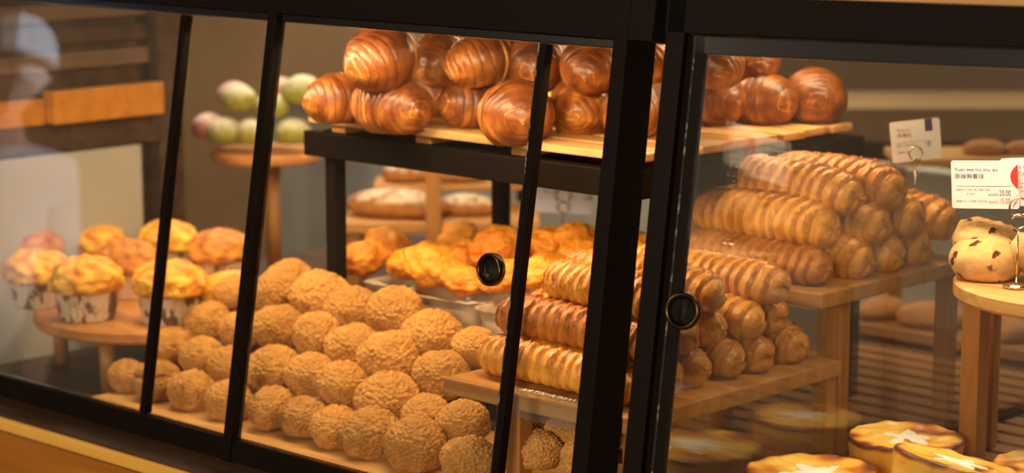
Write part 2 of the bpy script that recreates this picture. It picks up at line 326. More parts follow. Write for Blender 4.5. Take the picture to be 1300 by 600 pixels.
# ------------------------------------------------------------------ counter under the cases
t = thing('serving_counter', 'orange wooden counter with a golden edge carrying the black glass bread cases', 'counter', (0, 0, 0))
box('counter_top', -0.93, 1.25, -0.060, 1.35, FL - 0.035, FL - 0.010, 'wood_dark', t)
box('counter_edge', -0.93, 1.25, -0.0685, -0.0605, FL - 0.030, FL - 0.012, 'edge_gold', t, 0.003)
box('counter_body', -0.92, 1.2, -0.058, 1.3, 0.0005, FL - 0.0355, 'wood_front', t)
t = thing('side_table', 'plain dark table behind the muffin stand carrying the green bun pedestal', 'table', (-1.12, 0.92, 0))
box('table_top', -0.18, 0.185, -0.44, 0.44, FL - 0.03, FL, 'wood_dark', t)
for lx in (-0.16, 0.165):
    for ly in (-0.42, 0.42): box('leg', lx - 0.015, lx + 0.015, ly - 0.015, ly + 0.015, 0.0005, FL - 0.03, 'wood_dark', t)

# ------------------------------------------------------------------ left display case
T = 0.165; K = -0.1485            # sloped front: y = T*z + K
def fy(z): return T * z + K
UPV = Vector((0, T, 1)).normalized(); NRM = Vector((0, -1, T)).normalized()
def sloped_bar(bm, xa, xb, z0, z1, n0, n1, dx0=0.0, dx1=0.0):
    """bar lying in the sloped front between heights z0..z1, from n0 to n1 along the outward normal"""
    def P(x, z, n): return Vector((x, fy(z), z)) + NRM * n
    add_hex(bm, [P(xa + dx0, z0, n1), P(xb + dx0, z0, n1), P(xb + dx0, z0, n0), P(xa + dx0, z0, n0)],
            [P(xa + dx1, z1, n1), P(xb + dx1, z1, n1), P(xb + dx1, z1, n0), P(xa + dx1, z1, n0)])
def sbar(name, xa, xb, z0, z1, n0, n1, mat, parent, dx0=0.0, dx1=0.0, bevel=0.0012):
    bm = bmesh.new(); sloped_bar(bm, xa, xb, z0, z1, n0, n1, dx0, dx1); return from_bm(name, bm, mat, parent, False, bevel)

XL, XG = -0.90, 0.415
case = thing('display_case', 'long black steel display case with sloped glass front holding puffs and croissants', 'display case', (0, 0, 0))
box('base_panel', XL, XG, 0.004, 1.30, FL - 0.0095, FL - 0.0005, 'wood_dark', case, 0)
sbar('bottom_rail', XL, 0.405, FL - 0.005, 0.888, -0.022, 0.002, 'black', case)
sbar('top_beam', XL, 0.405, 1.438, 1.487, -0.04, 0.003, 'black', case)
sbar('top_track', XL, 0.36, 1.428, 1.438, -0.03, -0.004, 'black_smooth', case)
sbar('mullion', -0.238, -0.222, FL - 0.006, 1.440, -0.012, 0.006, 'black', case)
# corner post: front face and a broad side face
bm = bmesh.new()
add_hex(bm, [Vector((0.362, fy(FL) - 0.004, FL)), Vector((0.386, fy(FL) - 0.004, FL)), Vector((0.394, fy(FL) + 0.042, FL)), Vector((0.370, fy(FL) + 0.042, FL))],
        [Vector((0.349, fy(1.486) - 0.004, 1.486)), Vector((0.369, fy(1.486) - 0.004, 1.486)), Vector((0.378, fy(1.486) + 0.037, 1.486)), Vector((0.358, fy(1.486) + 0.037, 1.486))])
from_bm('corner_post', bm, 'black', case, False, 0.0012)
sbar('left_post', XL, XL + 0.02, FL, 1.44, -0.02, 0.002, 'black', case)
box('rear_post', XL, XL + 0.02, 1.26, 1.28, FL, 1.47, 'black', case)
box('rear_post', 0.395, XG, 1.26, 1.28, FL, 1.47, 'black', case)
box('roof_panel', XL, XG, fy(1.48), 1.30, 1.487, 1.495, 'wood_dark', case)
bm = bmesh.new()
add_hex(bm, [(0.4135, fy(FL) + 0.05, FL), (0.4185, fy(FL) + 0.05, FL), (0.4185, 1.26, FL), (0.4135, 1.26, FL)],
        [(0.4135, fy(1.48) + 0.055, 1.48), (0.4185, fy(1.48) + 0.055, 1.48), (0.4185, 1.26, 1.48), (0.4135, 1.26, 1.48)])
tag(from_bm('end_glass', bm, 'glass_end', case), 'clear glass end panel', None)

def finger_pull(parent, centre, right, up, nrm, r):
    mt = Matrix((right, up, nrm)).transposed().to_4x4()
    mt.translation = centre
    bm = bmesh.new()
    add_lathe(bm, [(r * 0.70, -0.004), (r * 0.70, 0.002), (r * 0.76, 0.0052), (r * 0.88, 0.0065), (r * 0.97, 0.0048), (r, 0.001), (r * 0.98, -0.004), (r * 0.70, -0.004)], 48)
    p = from_bm('finger_pull', bm, 'bronze', parent, True); p.matrix_local = mt
    q = lathe('pull_cup', [(r * 0.72, 0.003), (r * 0.66, 0.002), (r * 0.62, -0.006), (r * 0.55, -0.011), (0, -0.011)], 'cup_black', p, 40)
    ring = lathe('pull_rim', [(r * 0.60, -0.003), (r * 0.63, -0.0015), (r * 0.655, -0.003), (r * 0.60, -0.0055)], 'bronze', p, 40)
    return p

def door(label, xa, xb, n, stile_x, stile_w, mat, z0=0.8887, z1=1.4272, pull=None):
    d = thing('sliding_door', label, 'glass door', (0, 0, 0))
    sbar('glass_pane', xa, xb, z0, z1, n - 0.002, n + 0.002, mat, d, bevel=0)
    sbar('stile', stile_x, stile_x + stile_w, z0, z1, n - 0.007, n + 0.006, 'black', d)
    if pull: sbar('edge_seal', stile_x + 0.001, stile_x + 0.0026, z0, z1, n + 0.0058, n + 0.0066, 'worn', d, bevel=0)
    if pull:
        c = Vector((pull[0], fy(pull[1]), pull[1])) + NRM * (n + 0.001)
        finger_pull(d, c, Vector((1, 0, 0)), UPV, NRM, 0.0200)
    return d
door('sliding glass door at the left end, in front of the muffins', XL + 0.0215, -0.428, -0.014, -0.434, 0.012, 'glass_dusty')
door('narrow clear glass door between the two slim black bars at left', -0.421, -0.2392, -0.020, -0.2432, 0.004, 'glass', 0.8887)
pc = at_y(622, 341, 0.048)
door('wide sliding glass door in front of the puffs, with round finger pull', -0.221, 0.236, -0.008, 0.232, 0.0125, 'glass', 0.8887, 1.4272, (pc.x, pc.z))

# ------------------------------------------------------------------ right display case (its front turns away by 15 degrees)
A2 = math.radians(15.3)
org = Vector((0.434, fy(FL), FL))
case2 = thing('corner_display_case', 'black framed corner display case at right holding custard tarts and raisin buns', 'display case', org, A2)
T2 = 0.165; UP2 = Vector((0, T2, 1)).normalized(); NR2 = Vector((0, -1, T2)).normalized()
W2 = 0.50
def bar2(name, u0, u1, z0, z1, n0, n1, mat, parent, dx=0.0150, bevel=0.0012):
    """bar in the sloped front of the corner case; z measured from the case floor"""
    bm = bmesh.new()
    def P(x, z, n): return Vector((x + dx * z / 0.62, T2 * z, z)) + NR2 * n
    add_hex(bm, [P(u0, z0, n1), P(u1, z0, n1), P(u1, z0, n0), P(u0, z0, n0)], [P(u0, z1, n1), P(u1, z1, n1), P(u1, z1, n0), P(u0, z1, n0)])
    return from_bm(name, bm, mat, parent, False, bevel)
H2 = 0.625
bar2('left_stile', 0.002, 0.024, 0.001, H2, -0.012, 0.006, 'black', case2)
bar2('right_stile', W2 - 0.024, W2, 0.003, H2, -0.03, 0.006, 'black', case2)
bar2('top_rail', 0.0, W2, 0.584, H2, -0.04, 0.006, 'black', case2)
bar2('bottom_rail', 0.0, W2, 0.003, 0.03, -0.04, 0.006, 'black', case2)
def poly2(name, pts, z0, z1, mat):
    bm = bmesh.new(); mi = Matrix.Rotation(-A2, 3, 'Z'); q = [mi @ (Vector((x, y, FL)) - org) for x, y in pts]
    add_hex(bm, [(v.x, v.y, z0) for v in q], [(v.x, v.y, z1) for v in q]); return from_bm(name, bm, mat, case2)
poly2('base_panel', [(0.445, 0.03), (0.90, 0.16), (0.72, 1.1), (0.428, 1.1)], -0.0095, -0.0005, 'wood_dark')
poly2('roof_panel', [(0.437, 0.115), (0.87, 0.235), (0.72, 1.1), (0.428, 1.1)], H2 + 0.0005, H2 + 0.012, 'wood_light')
d2 = thing('sliding_door', 'right hand sliding glass door with bronze finger pull, in front of the tarts', 'glass door', org, A2)
bar2('glass_pane', 0.030, W2 - 0.0255, 0.031, 0.583, -0.014, -0.010, 'glass', d2, bevel=0)
bar2('stile', 0.0243, 0.046, 0.031, 0.583, -0.016, -0.004, 'black', d2)
bar2('edge_seal', 0.033, 0.0345, 0.031, 0.583, -0.0042, -0.0034, 'worn', d2, bevel=0)
bar2('top_bar', 0.026, W2 - 0.0255, 0.563, 0.583, -0.016, -0.004, 'black_smooth', d2)
w = at_y(868, 395, 0.055); loc = Matrix.Rotation(-A2, 3, 'Z') @ (w - org)
finger_pull(d2, Vector((0.0575 , T2 * loc.z, loc.z)) + NR2 * (-0.006), Vector((1, 0, 0)), UP2, NR2, 0.0212)

# ------------------------------------------------------------------ boards, stands and risers
t = thing('serving_board', 'long flat wooden board on the case floor under the cream puffs', 'board', (-0.12, 0.16, FL))
box('board', -0.47, 0.472, -0.135, 0.135, 0.001, 0.012, 'wood_light', t, 0.003)
BT = FL + 0.012

def legged_board(name, label, x0, x1, y0, y1, zt, th, legs, mat='wood_board', lw=0.023):
    cx, cy = (x0 + x1) / 2, (y0 + y1) / 2
    t = thing(name, label, 'stand', (cx, cy, FL))
    box('board', x0 - cx, x1 - cx, y0 - cy, y1 - cy, zt - FL - th, zt - FL, mat, t, 0.003)
    for lx, ly in legs:
        box('leg', lx - cx - lw / 2, lx - cx + lw / 2, ly - cy - lw / 2, ly - cy + lw / 2, 0.0145 if ly > 0.2 else (0.0125 if ly < 0.2 else 0.001), zt - FL - th, 'wood_leg', t, 0.002)
    return t
B1Z = 1.013
legged_board('raised_board', 'low wooden board on legs carrying twisted rolls behind the corner post', 0.10, 0.402, 0.062, 0.472, B1Z, 0.020, [(0.215, 0.075), (0.385, 0.09), (0.13, 0.455), (0.385, 0.458)])
B2Z = 1.105
legged_board('raised_board', 'taller wooden board on legs carrying twisted rolls at the back right', 0.17, 0.402, 0.425, 0.76, B2Z, 0.020, [(0.382, 0.488), (0.19, 0.50), (0.382, 0.74), (0.19, 0.74)])

# black steel riser with a slatted tray for the croissants
SY0 = 0.300
_a = at_y(385, 165, SY0); SX0 = _a.x; SZ = _a.z
SX1 = at_y(808, 240, SY0).x; SY1 = at_x(1098, 178, SX1).y
cx, cy = (SX0 + SX1) / 2, (SY0 + SY1) / 2
t = thing('shelf_riser', 'black steel shelf on four posts standing in the case under the croissants', 'shelf', (cx, cy, FL))
box('shelf_top', SX0 - cx, SX1 - cx, SY0 - cy, SY1 - cy, SZ - FL - 0.036, SZ - FL, 'black', t, 0.002)
p1 = at_y(427, 300, SY0 + 0.018); p2 = at_y(636, 250, 0.62); p3 = at_y(780, 260, 0.61); p4 = at_y(1077, 440, SY1 - 0.02)
for lx, ly in ((p1.x, p1.y), (p2.x, p2.y), (p3.x, p3.y), (p4.x, p4.y)):
    box('post', lx - cx - 0.0105, lx - cx + 0.0105, ly - cy - 0.0105, ly - cy + 0.0105, 0.0145 if (ly > 0.7 or lx > -0.1) else 0.001, SZ - FL - 0.036, 'black', t, 0.001)
print('SHELF', SX0, SX1, SY0, SY1, SZ, p1, p2, p3, p4)
t = thing('slatted_tray', 'slatted wooden tray lying on the black shelf under the croissants', 'tray', (cx, cy, SZ))
for k, xx in enumerate((-0.25, -0.08, 0.10, 0.26)):
    box('batten', xx - 0.014, xx + 0.014, SY0 - cy + 0.012, SY1 - cy - 0.02, 0.0005, 0.011, 'wood_leg', t, 0.001)
yy = SY0 + 0.006; k = 0
while yy < SY1 - 0.05:
    bm = bmesh.new(); x0, x1 = SX0 - cx + 0.004 + 0.006 * (k % 2), SX1 - cx + 0.004 * ((k * 7) % 3)
    add_box(bm, x0, x1, yy - cy, yy - cy + 0.050, 0.011, 0.022); from_bm('slat', bm, 'wood_light', t, False, 0.003)
    yy += 0.058; k += 1
CZ = SZ + 0.022

def round_stand(name, label, c, r, zt, th, legs, leg_h0, mat='wood_round', pedestal=None):
    t = thing(name, label, 'stand', (c[0], c[1], leg_h0))
    z = zt - leg_h0
    lathe('board', [(0, z - th), (r - 0.004, z - th), (r, z - th + 0.004), (r, z - 0.004), (r - 0.004, z), (0, z)], mat, t, 72, False)
    for lx, ly, lr in legs:
        if lr < 0:
            box('leg', lx - c[0] + lr, lx - c[0] - lr, ly - c[1] + lr, ly - c[1] - lr, 0.0005, z - th - 0.0003, 'wood_leg', t, 0.002); continue
        lathe('leg', [(0, 0.001), (lr * 0.85, 0.001), (lr, z - th), (0, z - th)], 'wood_leg', t, 20, True, lx - c[0], ly - c[1])
    return t
MZ = 0.962
round_stand('cake_stand', 'round wooden stand on short legs carrying paper cup muffins at far left', (-0.697, 0.243), 0.183, MZ, 0.020,
            [(-0.63, 0.100, 0.0125), (-0.835, 0.165, 0.0125), (-0.75, 0.38, 0.0125), (-0.55, 0.32, 0.0125)], FL)
g0 = at_d(338, 190, 4.0)
GZ = g0.z
round_stand('pedestal_stand', 'round wooden pedestal stand under the green dusted buns in the background', (g0.x, g0.y), 0.098, GZ, 0.018, [(g0.x + 0.008, g0.y + 0.007, 0.014)], FL)
m0 = at_d(1250, 357, 2.74); RZ = m0.z
l1 = at_d(1238, 450, 2.86); l2 = at_d(1258, 450, 2.94)
mc = Vector((m0.x, m0.y, 0)) + Vector((0.728, 0.685, 0)) * 0.125
round_stand('cake_stand', 'round wooden stand on tall legs carrying raisin buns at the right', (mc.x, mc.y), 0.160, RZ, 0.022,
            [(l1.x, l1.y, -0.013), (l2.x, l2.y, -0.009), (mc.x + 0.10, mc.y + 0.03, -0.013), (mc.x + 0.125, mc.y - 0.055, -0.013)], FL + 0.014, 'wood_light')

def slat_mat(name, label, x0, x1, y0, y1):
    cx, cy = (x0 + x1) / 2, (y0 + y1) / 2
    bm = bmesh.new(); y = y0
    while y + 0.045 < y1:
        add_box(bm, x0 - cx, x1 - cx, y - cy, y - cy + 0.032, 0.006, 0.014); y += 0.047
    for x in (x0 + 0.03, (x0 + x1) / 2, x1 - 0.05): add_box(bm, x - cx, x - cx + 0.02, y0 - cy, y - cy - 0.015, 0.001, 0.0065)
    o = from_bm(name, bm, 'wood_slat', None, False); o.location = (cx, cy, FL); return tag(o, label, 'slatted mat')
slat_mat('slatted_mat', 'brown slatted wooden mat on the case floor behind the end glass', -0.02, 0.408, 0.34, 1.25)
slat_mat('slatted_mat', 'brown slatted wooden mat under the custard tarts in the corner case', 0.44, 0.84, 0.24, 1.10)

# ------------------------------------------------------------------ cream puffs
def puff_fn(seed, cell, groove):
    o = Vector((seed * 3.7, seed * 1.9, seed * 5.3))
    def fn(d):
        lo = noise.noise(d * 1.1 + o) * 0.11 + noise.noise(d * 2.4 + o) * 0.05
        dist = noise.voronoi(d * cell + o + Vector((noise.noise(d * 6 + o), noise.noise(d * 6 - o), 0)) * 0.22)[0]
        e = sm(0.0, 0.26, dist[1] - dist[0])
        top = sm(-0.75, -0.35, d.z)
        r = 1.0 + lo - ((1 - e) * 0.036 + 0.10 * dist[0] ** 2) * top + 0.02 + noise.noise(d * 22 + o) * 0.004
        a = 0.25 + 0.75 * e
        if groove:
            g = abs(d.z - 0.30 - 0.22 * d.x + 0.12 * noise.noise(d * 2 + o)); cut = (1 - sm(0.0, 0.16, g)) * sm(-0.2, 0.4, d.y * groove + 0.25)
            r -= 0.14 * cut; a -= 0.25 * cut
        dim = (d - Vector((0.25, 0.1, 0.96)).normalized()).length
        r -= 0.10 * (1 - sm(0.0, 0.20, dim)) if seed % 2 else 0.0
        p = d * r
        p.z *= 0.86
        if p.z < -0.62: p.z = -0.62 + (p.z + 0.62) * 0.35
        return p, max(0.0, a)
    return fn
PUFFS = [ico_mesh('cream puff crust', 6, puff_fn(i + 1, 6.6 + 0.9 * (i % 3), -1 if i == 5 else 0), 'crack') for i in range(6)]
rows = {
 'bottom': [(163, 478, 21), (201, 487, 30), (245, 500, 28), (293, 512, 30), (345, 518, 29), (386, 530, 30), (426, 545, 31), (472, 560, 36), (529, 580, 41), (597, 585, 34), (682, 572, 32), (742, 582, 30)],
 'second': [(217, 438, 26), (257, 452, 28), (293, 465, 27), (347, 468, 33), (395, 475, 32), (435, 487, 31), (493, 506, 38), (541, 527, 31), (588, 537, 34), (668, 534, 30), (722, 550, 28), (790, 540, 30)],
 'third': [(263, 407, 27), (308, 418, 27), (355, 415, 31), (402, 423, 30), (450, 440, 32), (495, 453, 38), (560, 475, 32)],
 'top': [(296, 370, 19), (352, 370, 29), (405, 375, 33), (447, 394, 33), (502, 397, 38), (548, 427, 38), (602, 438, 25)],
 'hindmost': [(368, 353, 27)],
}
ydef = {'bottom': 0.098, 'second': 0.153, 'third': 0.208, 'top': 0.262, 'hindmost': 0.300}
for rname, lst in rows.items():
    for i, (px, py, rp) in enumerate(lst):
        y = ydef[rname]; p = at_y(px, py, y); d = (p - CAM).dot(FW); r = rp * d / F * 1.10
        r = max(0.030, min(0.0425, r))
        under = px > 650
        if under: r = 0.031
        if rname == 'bottom': p.z = max(p.z, BT + r * 0.66)
        if under and rname == 'second': p.z = min(p.z, 0.955)
        var = (i * 5 + len(rname)) % 5
        if rname == 'bottom' and i == 1: var = 5
        if 440 < px < 640 and var in (3, 4): var -= 2
        if rname == 'hindmost': lab = 'crackled cream puff highest of the pile, half hidden behind the top row at left'
        elif under: lab = 'crackled cream puff under the low roll board, %s from the left in the %s row' % (ORD[i - (10 if rname == 'bottom' else 9)], rname)
        else: lab = 'crackled golden cream puff, %s from the left in the %s row of the pile' % (ORD[i], rname)
        tilt = (random.uniform(-0.25, 0.15), random.uniform(-0.2, 0.25), random.uniform(0, 2 * PI))
        if var == 5: tilt = (0, 0, -0.3)
        if rname in ('third', 'top', 'second'): tilt = (tilt[0] * 0.6 + 0.30, tilt[1] * 0.6, 0); 
        o = place('cream_puff', PUFFS[var], 'puff', p, (tilt[0], tilt[1], random.uniform(-0.6, 0.6) if rname in ('third', 'top', 'second') and var != 5 else tilt[2]), (r * random.uniform(0.97, 1.06), r * random.uniform(0.96, 1.04), r * random.uniform(0.95, 1.08)))
        tag(o, lab, 'cream puff', 'cream puffs piled on the long board')

# ------------------------------------------------------------------ croissants
def croissant_fn(seed, bend=0.9, nlay=6.0, L=0.118, R=0.0425):
    o = Vector((seed * 2.3, seed * 7.1, seed * 1.7)); rad = L / bend
    def fn(u, v):
        th = 2 * PI * v; s = 2 * u - 1; a = s * bend / 2
        c = Vector((math.sin(a) * rad, (1 - math.cos(a)) * rad * -1, 0)); nx = Vector((math.sin(a), math.cos(a), 0))
        q = abs(s)
        env = R * (max(0.0, 1 - q ** 2.4) ** 0.58) * (1 - 0.06 * q)
        y = math.cos(th); z = math.sin(th)
        wob = noise.noise(Vector((s * 2.2, y * 1.1, z * 1.1)) + o)
        # layers of dough: each layer's edge lies a little obliquely, and closer together towards the tips
        ph = (0.55 * q + 0.45 * q ** 2) * nlay + 0.22 * math.sin(th + seed) + 0.35 * wob + 0.3
        k = math.floor(ph); fr = ph - k
        lay = noise.noise(Vector((k * 1.7 + seed, 3.1, 0.5)))
        prof = 1 - fr ** 5 - 0.55 * (1 - sm(0.0, 0.16, fr))
        r = env * (1 + 0.085 * (prof - 0.5) + 0.06 * wob + 0.03 * lay)
        p = c + nx * (y * r) + Vector((0, 0, z * r * 0.94))
        p.z = max(p.z, -R * 0.78 + 0.02 * p.z)
        p += Vector((noise.noise(p * 120 + o), noise.noise(p * 120 - o), noise.noise(p * 130 + o))) * 0.0006
        line = 1 - sm(0.03, 0.22, fr); crease = sm(0.90, 1.0, fr)
        bake = 0.54 - 0.42 * line + 0.28 * crease + 0.10 * lay + 0.13 * max(0, z) - 0.12 * max(0, -z) + 0.30 * noise.noise(Vector((s * 5, y * 1.5, z * 1.5)) + o) + 0.10 * noise.noise(Vector((s * 30, y * 3, z * 3)) - o)
        return p, max(0.0, bake)
    return fn
CR = [grid_mesh('croissant crust', 190, 56, croissant_fn(i + 1, 0.75 + 0.25 * (i % 3), 5.6 + 0.7 * (i % 3)), 'bake') for i in range(4)]
for me in CR: me.polygons.foreach_set('use_smooth', [True] * len(me.polygons))
# (centre px, centre py, height of centre, heading in degrees of the tip that shows, size, row, label)
CL = CZ + 0.031
cro = [
 (430, 127, CL, -100, 0.92, 'copper brown croissant at the left end of the tray beside the green buns'),
 (497, 134, CL, 5, 1.08, 'ridged croissant at the front, second from the left on the tray'),
 (484, 74, CL + 0.066, -75, 1.10, 'croissant resting highest at left, across the two leftmost croissants'),
 (557, 118, CL, -40, 0.95, 'dark croissant set back between the front croissants, third from left'),
 (600, 132, CL, -95, 0.92, 'croissant with its dull side showing, fourth from left in front'),
 (558, 76, CL + 0.050, -55, 0.95, 'croissant with broad dark bands behind and right of the highest left one'),
 (612, 76, CL + 0.062, -100, 0.95, 'dark brown croissant of the upper row left of the sliding door edge'),
 (655, 145, CL, -30, 1.12, 'large croissant at the front, behind the sliding door edge'),
 (678, 76, CL + 0.060, -40, 1.12, 'large croissant of the upper row, crossed by the sliding door edge'),
 (640, 52, CL + 0.075, -50, 0.95, 'croissant peeking out at the very top behind the upper row'),
 (737, 137, CL, -45, 1.00, 'croissant with its tip facing out, in the open gap by the corner post'),
 (752, 82, CL + 0.062, -50, 0.98, 'pale banded croissant of the upper row in the open gap'),
 (722, 52, CL + 0.075, 30, 0.98, 'pale golden croissant lying highest at the back of the open gap'),
 (803, 143, CL, -40, 0.96, 'croissant at the front, half hidden behind the corner post'),
 (815, 72, CL + 0.062, -35, 0.98, 'upper croissant showing between the corner post and the right frame'),
 (897, 128, CL, 5, 1.05, 'croissant pointing right, nearest the right frame behind the end glass'),
 (965, 127, CL, 0, 1.00, 'middle croissant of the three seen through the right glass'),
 (1034, 125, CL, -40, 1.04, 'croissant at the right end of the tray, seen through the right glass'),
 (902, 78, CL + 0.062, -20, 0.95, 'upper croissant just inside the top left corner of the right glass'),
 (955, 76, CL + 0.054, -30, 0.85, 'small upper croissant behind the middle of the three at right'),
]
for i, (px, py, z, hd, s, lab) in enumerate(cro):
    p = at_z(px, py, z)
    o = place('croissant', CR[i % 4], 'croissant', p, (random.uniform(-0.12, 0.12), random.uniform(-0.1, 0.1) + (0.12 if z > CL + 0.01 else 0.0), math.radians(hd)), (s, s, s))
    tag(o, lab, 'croissant', 'croissants on the slatted tray')

# ------------------------------------------------------------------ twisted rolls
def roll_fn(seed, L=0.262, R=0.0290, turns=15):
    o = Vector((seed * 4.1, seed * 2.7, seed * 6.3))
    def fn(u, v):
        th = 2 * PI * v; x = (u - 0.5) * L; q = abs(2 * u - 1); y, z = math.cos(th), math.sin(th)
        env = R * (max(0.0, 1 - q ** 10) ** 0.42) * (1.0 + 0.05 * math.sin(u * 5 + seed)) * (1 - 0.12 * sm(0.72, 0.96, q))
        ph = u * turns + v * 2.0 + 0.30 * noise.noise(Vector((u * 8, y, z)) + o)
        k = math.floor(ph); fr = ph - k
        nub = sm(0.90, 0.96, q)
        # a wound strip: a smooth dough belly, then a crumbly overlapping edge, then a step down
        belly = 1 - abs(2 * min(fr / 0.85, 1.0) - 1) ** 2.6
        edge = sm(0.52, 0.66, fr) * (1 - sm(0.84, 0.96, fr))
        step = 1 - sm(0.0, 0.10, min(fr, 1 - fr))
        crumb = noise.noise(Vector((x * 230, y * 6, z * 6)) + o) * 0.6 + noise.noise(Vector((x * 480, y * 13, z * 13)) - o) * 0.55
        up = sm(-0.5, 0.6, z)
        lump = noise.noise(Vector((k * 3.1, y * 1.3, z * 1.3)) + o)
        r = env * (0.92 + (0.055 * belly + 0.065 * edge - 0.035 * step + 0.06 * lump) * (1 - 0.7 * nub) + 0.06 * nub + crumb * (0.022 + 0.10 * edge + 0.045 * up + 0.03 * nub) + 0.05 * noise.noise(Vector((u * 5, y, z)) - o))
        py, pz = y * r, z * r * 0.97
        pz = max(pz, -R * 0.80 + 0.05 * pz)
        pz += 0.005 * (1 - (2 * u - 1) ** 2); py += 0.004 * math.sin(u * 3 + seed)
        bake = 0.12 + 0.30 * edge * (0.45 + 0.55 * up) + 0.20 * up + 0.30 * crumb * (0.3 + 0.7 * up) + 0.34 * step * (1 - nub) - 0.12 * belly + 0.10 * nub * crumb  # the step term paints shade into the grooves between the wraps
        return Vector((x + (0.004 * lump if q > 0.9 else 0), py, pz)), max(0.0, bake)
    return fn
RL = [grid_mesh('twisted roll crust', 260, 44, roll_fn(i + 1, 0.262, 0.0287, 15 + i % 2), 'bake') for i in range(3)]
RS = [grid_mesh('twisted roll crust', 220, 44, roll_fn(i + 11, 0.235, 0.0305, 13), 'bake') for i in range(2)]
RD = [grid_mesh('dark twisted roll crust', 260, 44, roll_fn(21, 0.262, 0.029, 15), 'bake')]
for me in RL + RS + RD: me.polygons.foreach_set('use_smooth', [True] * len(me.polygons))
R1 = B1Z + 0.0225; dz = 0.0385
# lower board: (x centre, y, z, yaw degrees, dark, label)
rolls = [
 (0.243, 0.112, R1, -3, 0, 'twisted sugar roll lowest and nearest the glass on the low board'),
 (0.246, 0.174, R1, 2, 0, 'twisted roll in the bottom layer of the low board, second from the glass'),
 (0.243, 0.235, R1, -1, 0, 'twisted roll in the bottom layer of the low board, third from the glass'),
 (0.246, 0.296, R1, 2, 0, 'twisted roll in the bottom layer of the low board, fourth from the glass'),
 (0.250, 0.352, R1, 0, 0, 'twisted roll in the bottom layer of the low board, fifth from the glass'),
 (0.252, 0.418, R1, 1, 0, 'twisted roll farthest from the front glass in the low board bottom layer'),
 (0.252, 0.136, R1 + 0.047, -2, 1, 'dark brown twisted roll of the second layer, nearest the front glass'),
 (0.243, 0.206, R1 + 0.045, 3, 0, 'twisted roll of the second layer on the low board, second from the glass'),
 (0.240, 0.268, R1 + 0.044, -1, 0, 'twisted roll of the second layer on the low board, third from the glass'),
 (0.250, 0.330, R1 + 0.044, 2, 0, 'twisted roll of the second layer on the low board, fourth from the glass'),
 (0.243, 0.392, R1 + 0.042, -2, 0, 'twisted roll of the second layer on the low board, rearmost'),
 (0.285, 0.160, R1 + 0.094, -7, 2, 'twisted roll on top of the low board pile, nearest the front glass'),
 (0.247, 0.262, R1 + 0.088, -2, 0, 'twisted roll on top of the low board pile, second from the glass'),
 (0.262, 0.362, R1 + 0.084, 2, 0, 'twisted roll on top of the low board pile, rearmost with a glossy end'),
]
for i, (x, y, z, yw, dk, lab) in enumerate(rolls):
    me = RD[0] if dk == 1 else RL[i % 3]
    o = place('twisted_roll', me, 'roll_dark' if dk == 1 else 'roll', (x, y, z), (random.uniform(-0.3, 0.3), 0, math.radians(yw)), (0.86 if dk == 2 else 1.0, 1, 1))
    tag(o, lab, 'twisted roll', 'twisted rolls on the low board')
R2 = B2Z + 0.0215
rolls2 = [
 (0.262, 0.474, R2, -3, 1, 'dark twisted roll lying nearest on the edge of the taller board'),
 (0.275, 0.538, R2, 2, 0, 'twisted roll in the bottom layer of the taller board, second from the front'),
 (0.275, 0.604, R2, 0, 0, 'twisted roll in the bottom layer of the taller board, third from the front'),
 (0.275, 0.670, R2, 2, 0, 'twisted roll in the bottom layer of the taller board, rearmost'),
 (0.255, 0.500, R2 + 0.046, -8, 0, 'twisted roll of the second layer on the taller board, nearest the front'),
 (0.278, 0.572, R2 + 0.044, 0, 0, 'twisted roll of the second layer on the taller board, second from front'),
 (0.280, 0.640, R2 + 0.044, 3, 0, 'twisted roll of the second layer on the taller board, rearmost'),
 (0.270, 0.530, R2 + 0.086, -6, 0, 'sugary twisted roll on top of the taller board pile, at the left'),
 (0.280, 0.604, R2 + 0.086, -4, 0, 'sugary twisted roll on top of the taller board pile, at the right'),
 (0.282, 0.728, R2 + 0.030, 0, 0, 'twisted roll at the far right behind the others, half behind the price card'),
]
for i, (x, y, z, yw, dk, lab) in enumerate(rolls2):
    me = RD[0] if dk else RS[i % 2]
    o = place('twisted_roll', me, 'roll', (x, y, z), (random.uniform(-0.3, 0.3), 0, math.radians(yw)), (0.92 if dk else 1.0, 1.08, 1.08) if not dk else (0.92, 0.95, 0.92))
    tag(o, lab, 'twisted roll', 'twisted rolls on the taller board')

# clear acrylic strip with white lettering on the front edge of the low board
def text_mesh(name, body, size, mat, parent, loc, rot=(0, 0, 0), sx=1.0, align='LEFT', ext=0.0, space=1.0):
    c = bpy.data.curves.new(name, 'FONT'); c.body = body; c.size = size; c.align_x = align; c.extrude = ext; c.space_character = space; c.resolution_u = 3
    o = bpy.data.objects.new(name, c); COL.objects.link(o); bpy.context.view_layer.update()
    me = bpy.data.meshes.new_from_object(o.evaluated_get(bpy.context.evaluated_depsgraph_get()))
    bpy.data.objects.remove(o); bpy.data.curves.remove(c)
    me.materials.clear()
    r = link(name, me, mat, parent, False); r.location = loc; r.rotation_euler = rot; r.scale = (sx, 1, 1); return r
t = thing('shelf_edge_strip', 'clear bent acrylic strip with white lettering on the low board front edge', 'label strip', (0.285, 0.061, B1Z))
bm = bmesh.new()
add_hex(bm, [(-0.092, -0.0015, -0.028), (0.062, -0.0015, -0.028), (0.062, 0.0005, -0.028), (-0.092, 0.0005, -0.028)], [(-0.092, -0.0015, 0.0015), (0.078, -0.0015, 0.0015), (0.078, 0.0005, 0.0015), (-0.092, 0.0005, 0.0015)])
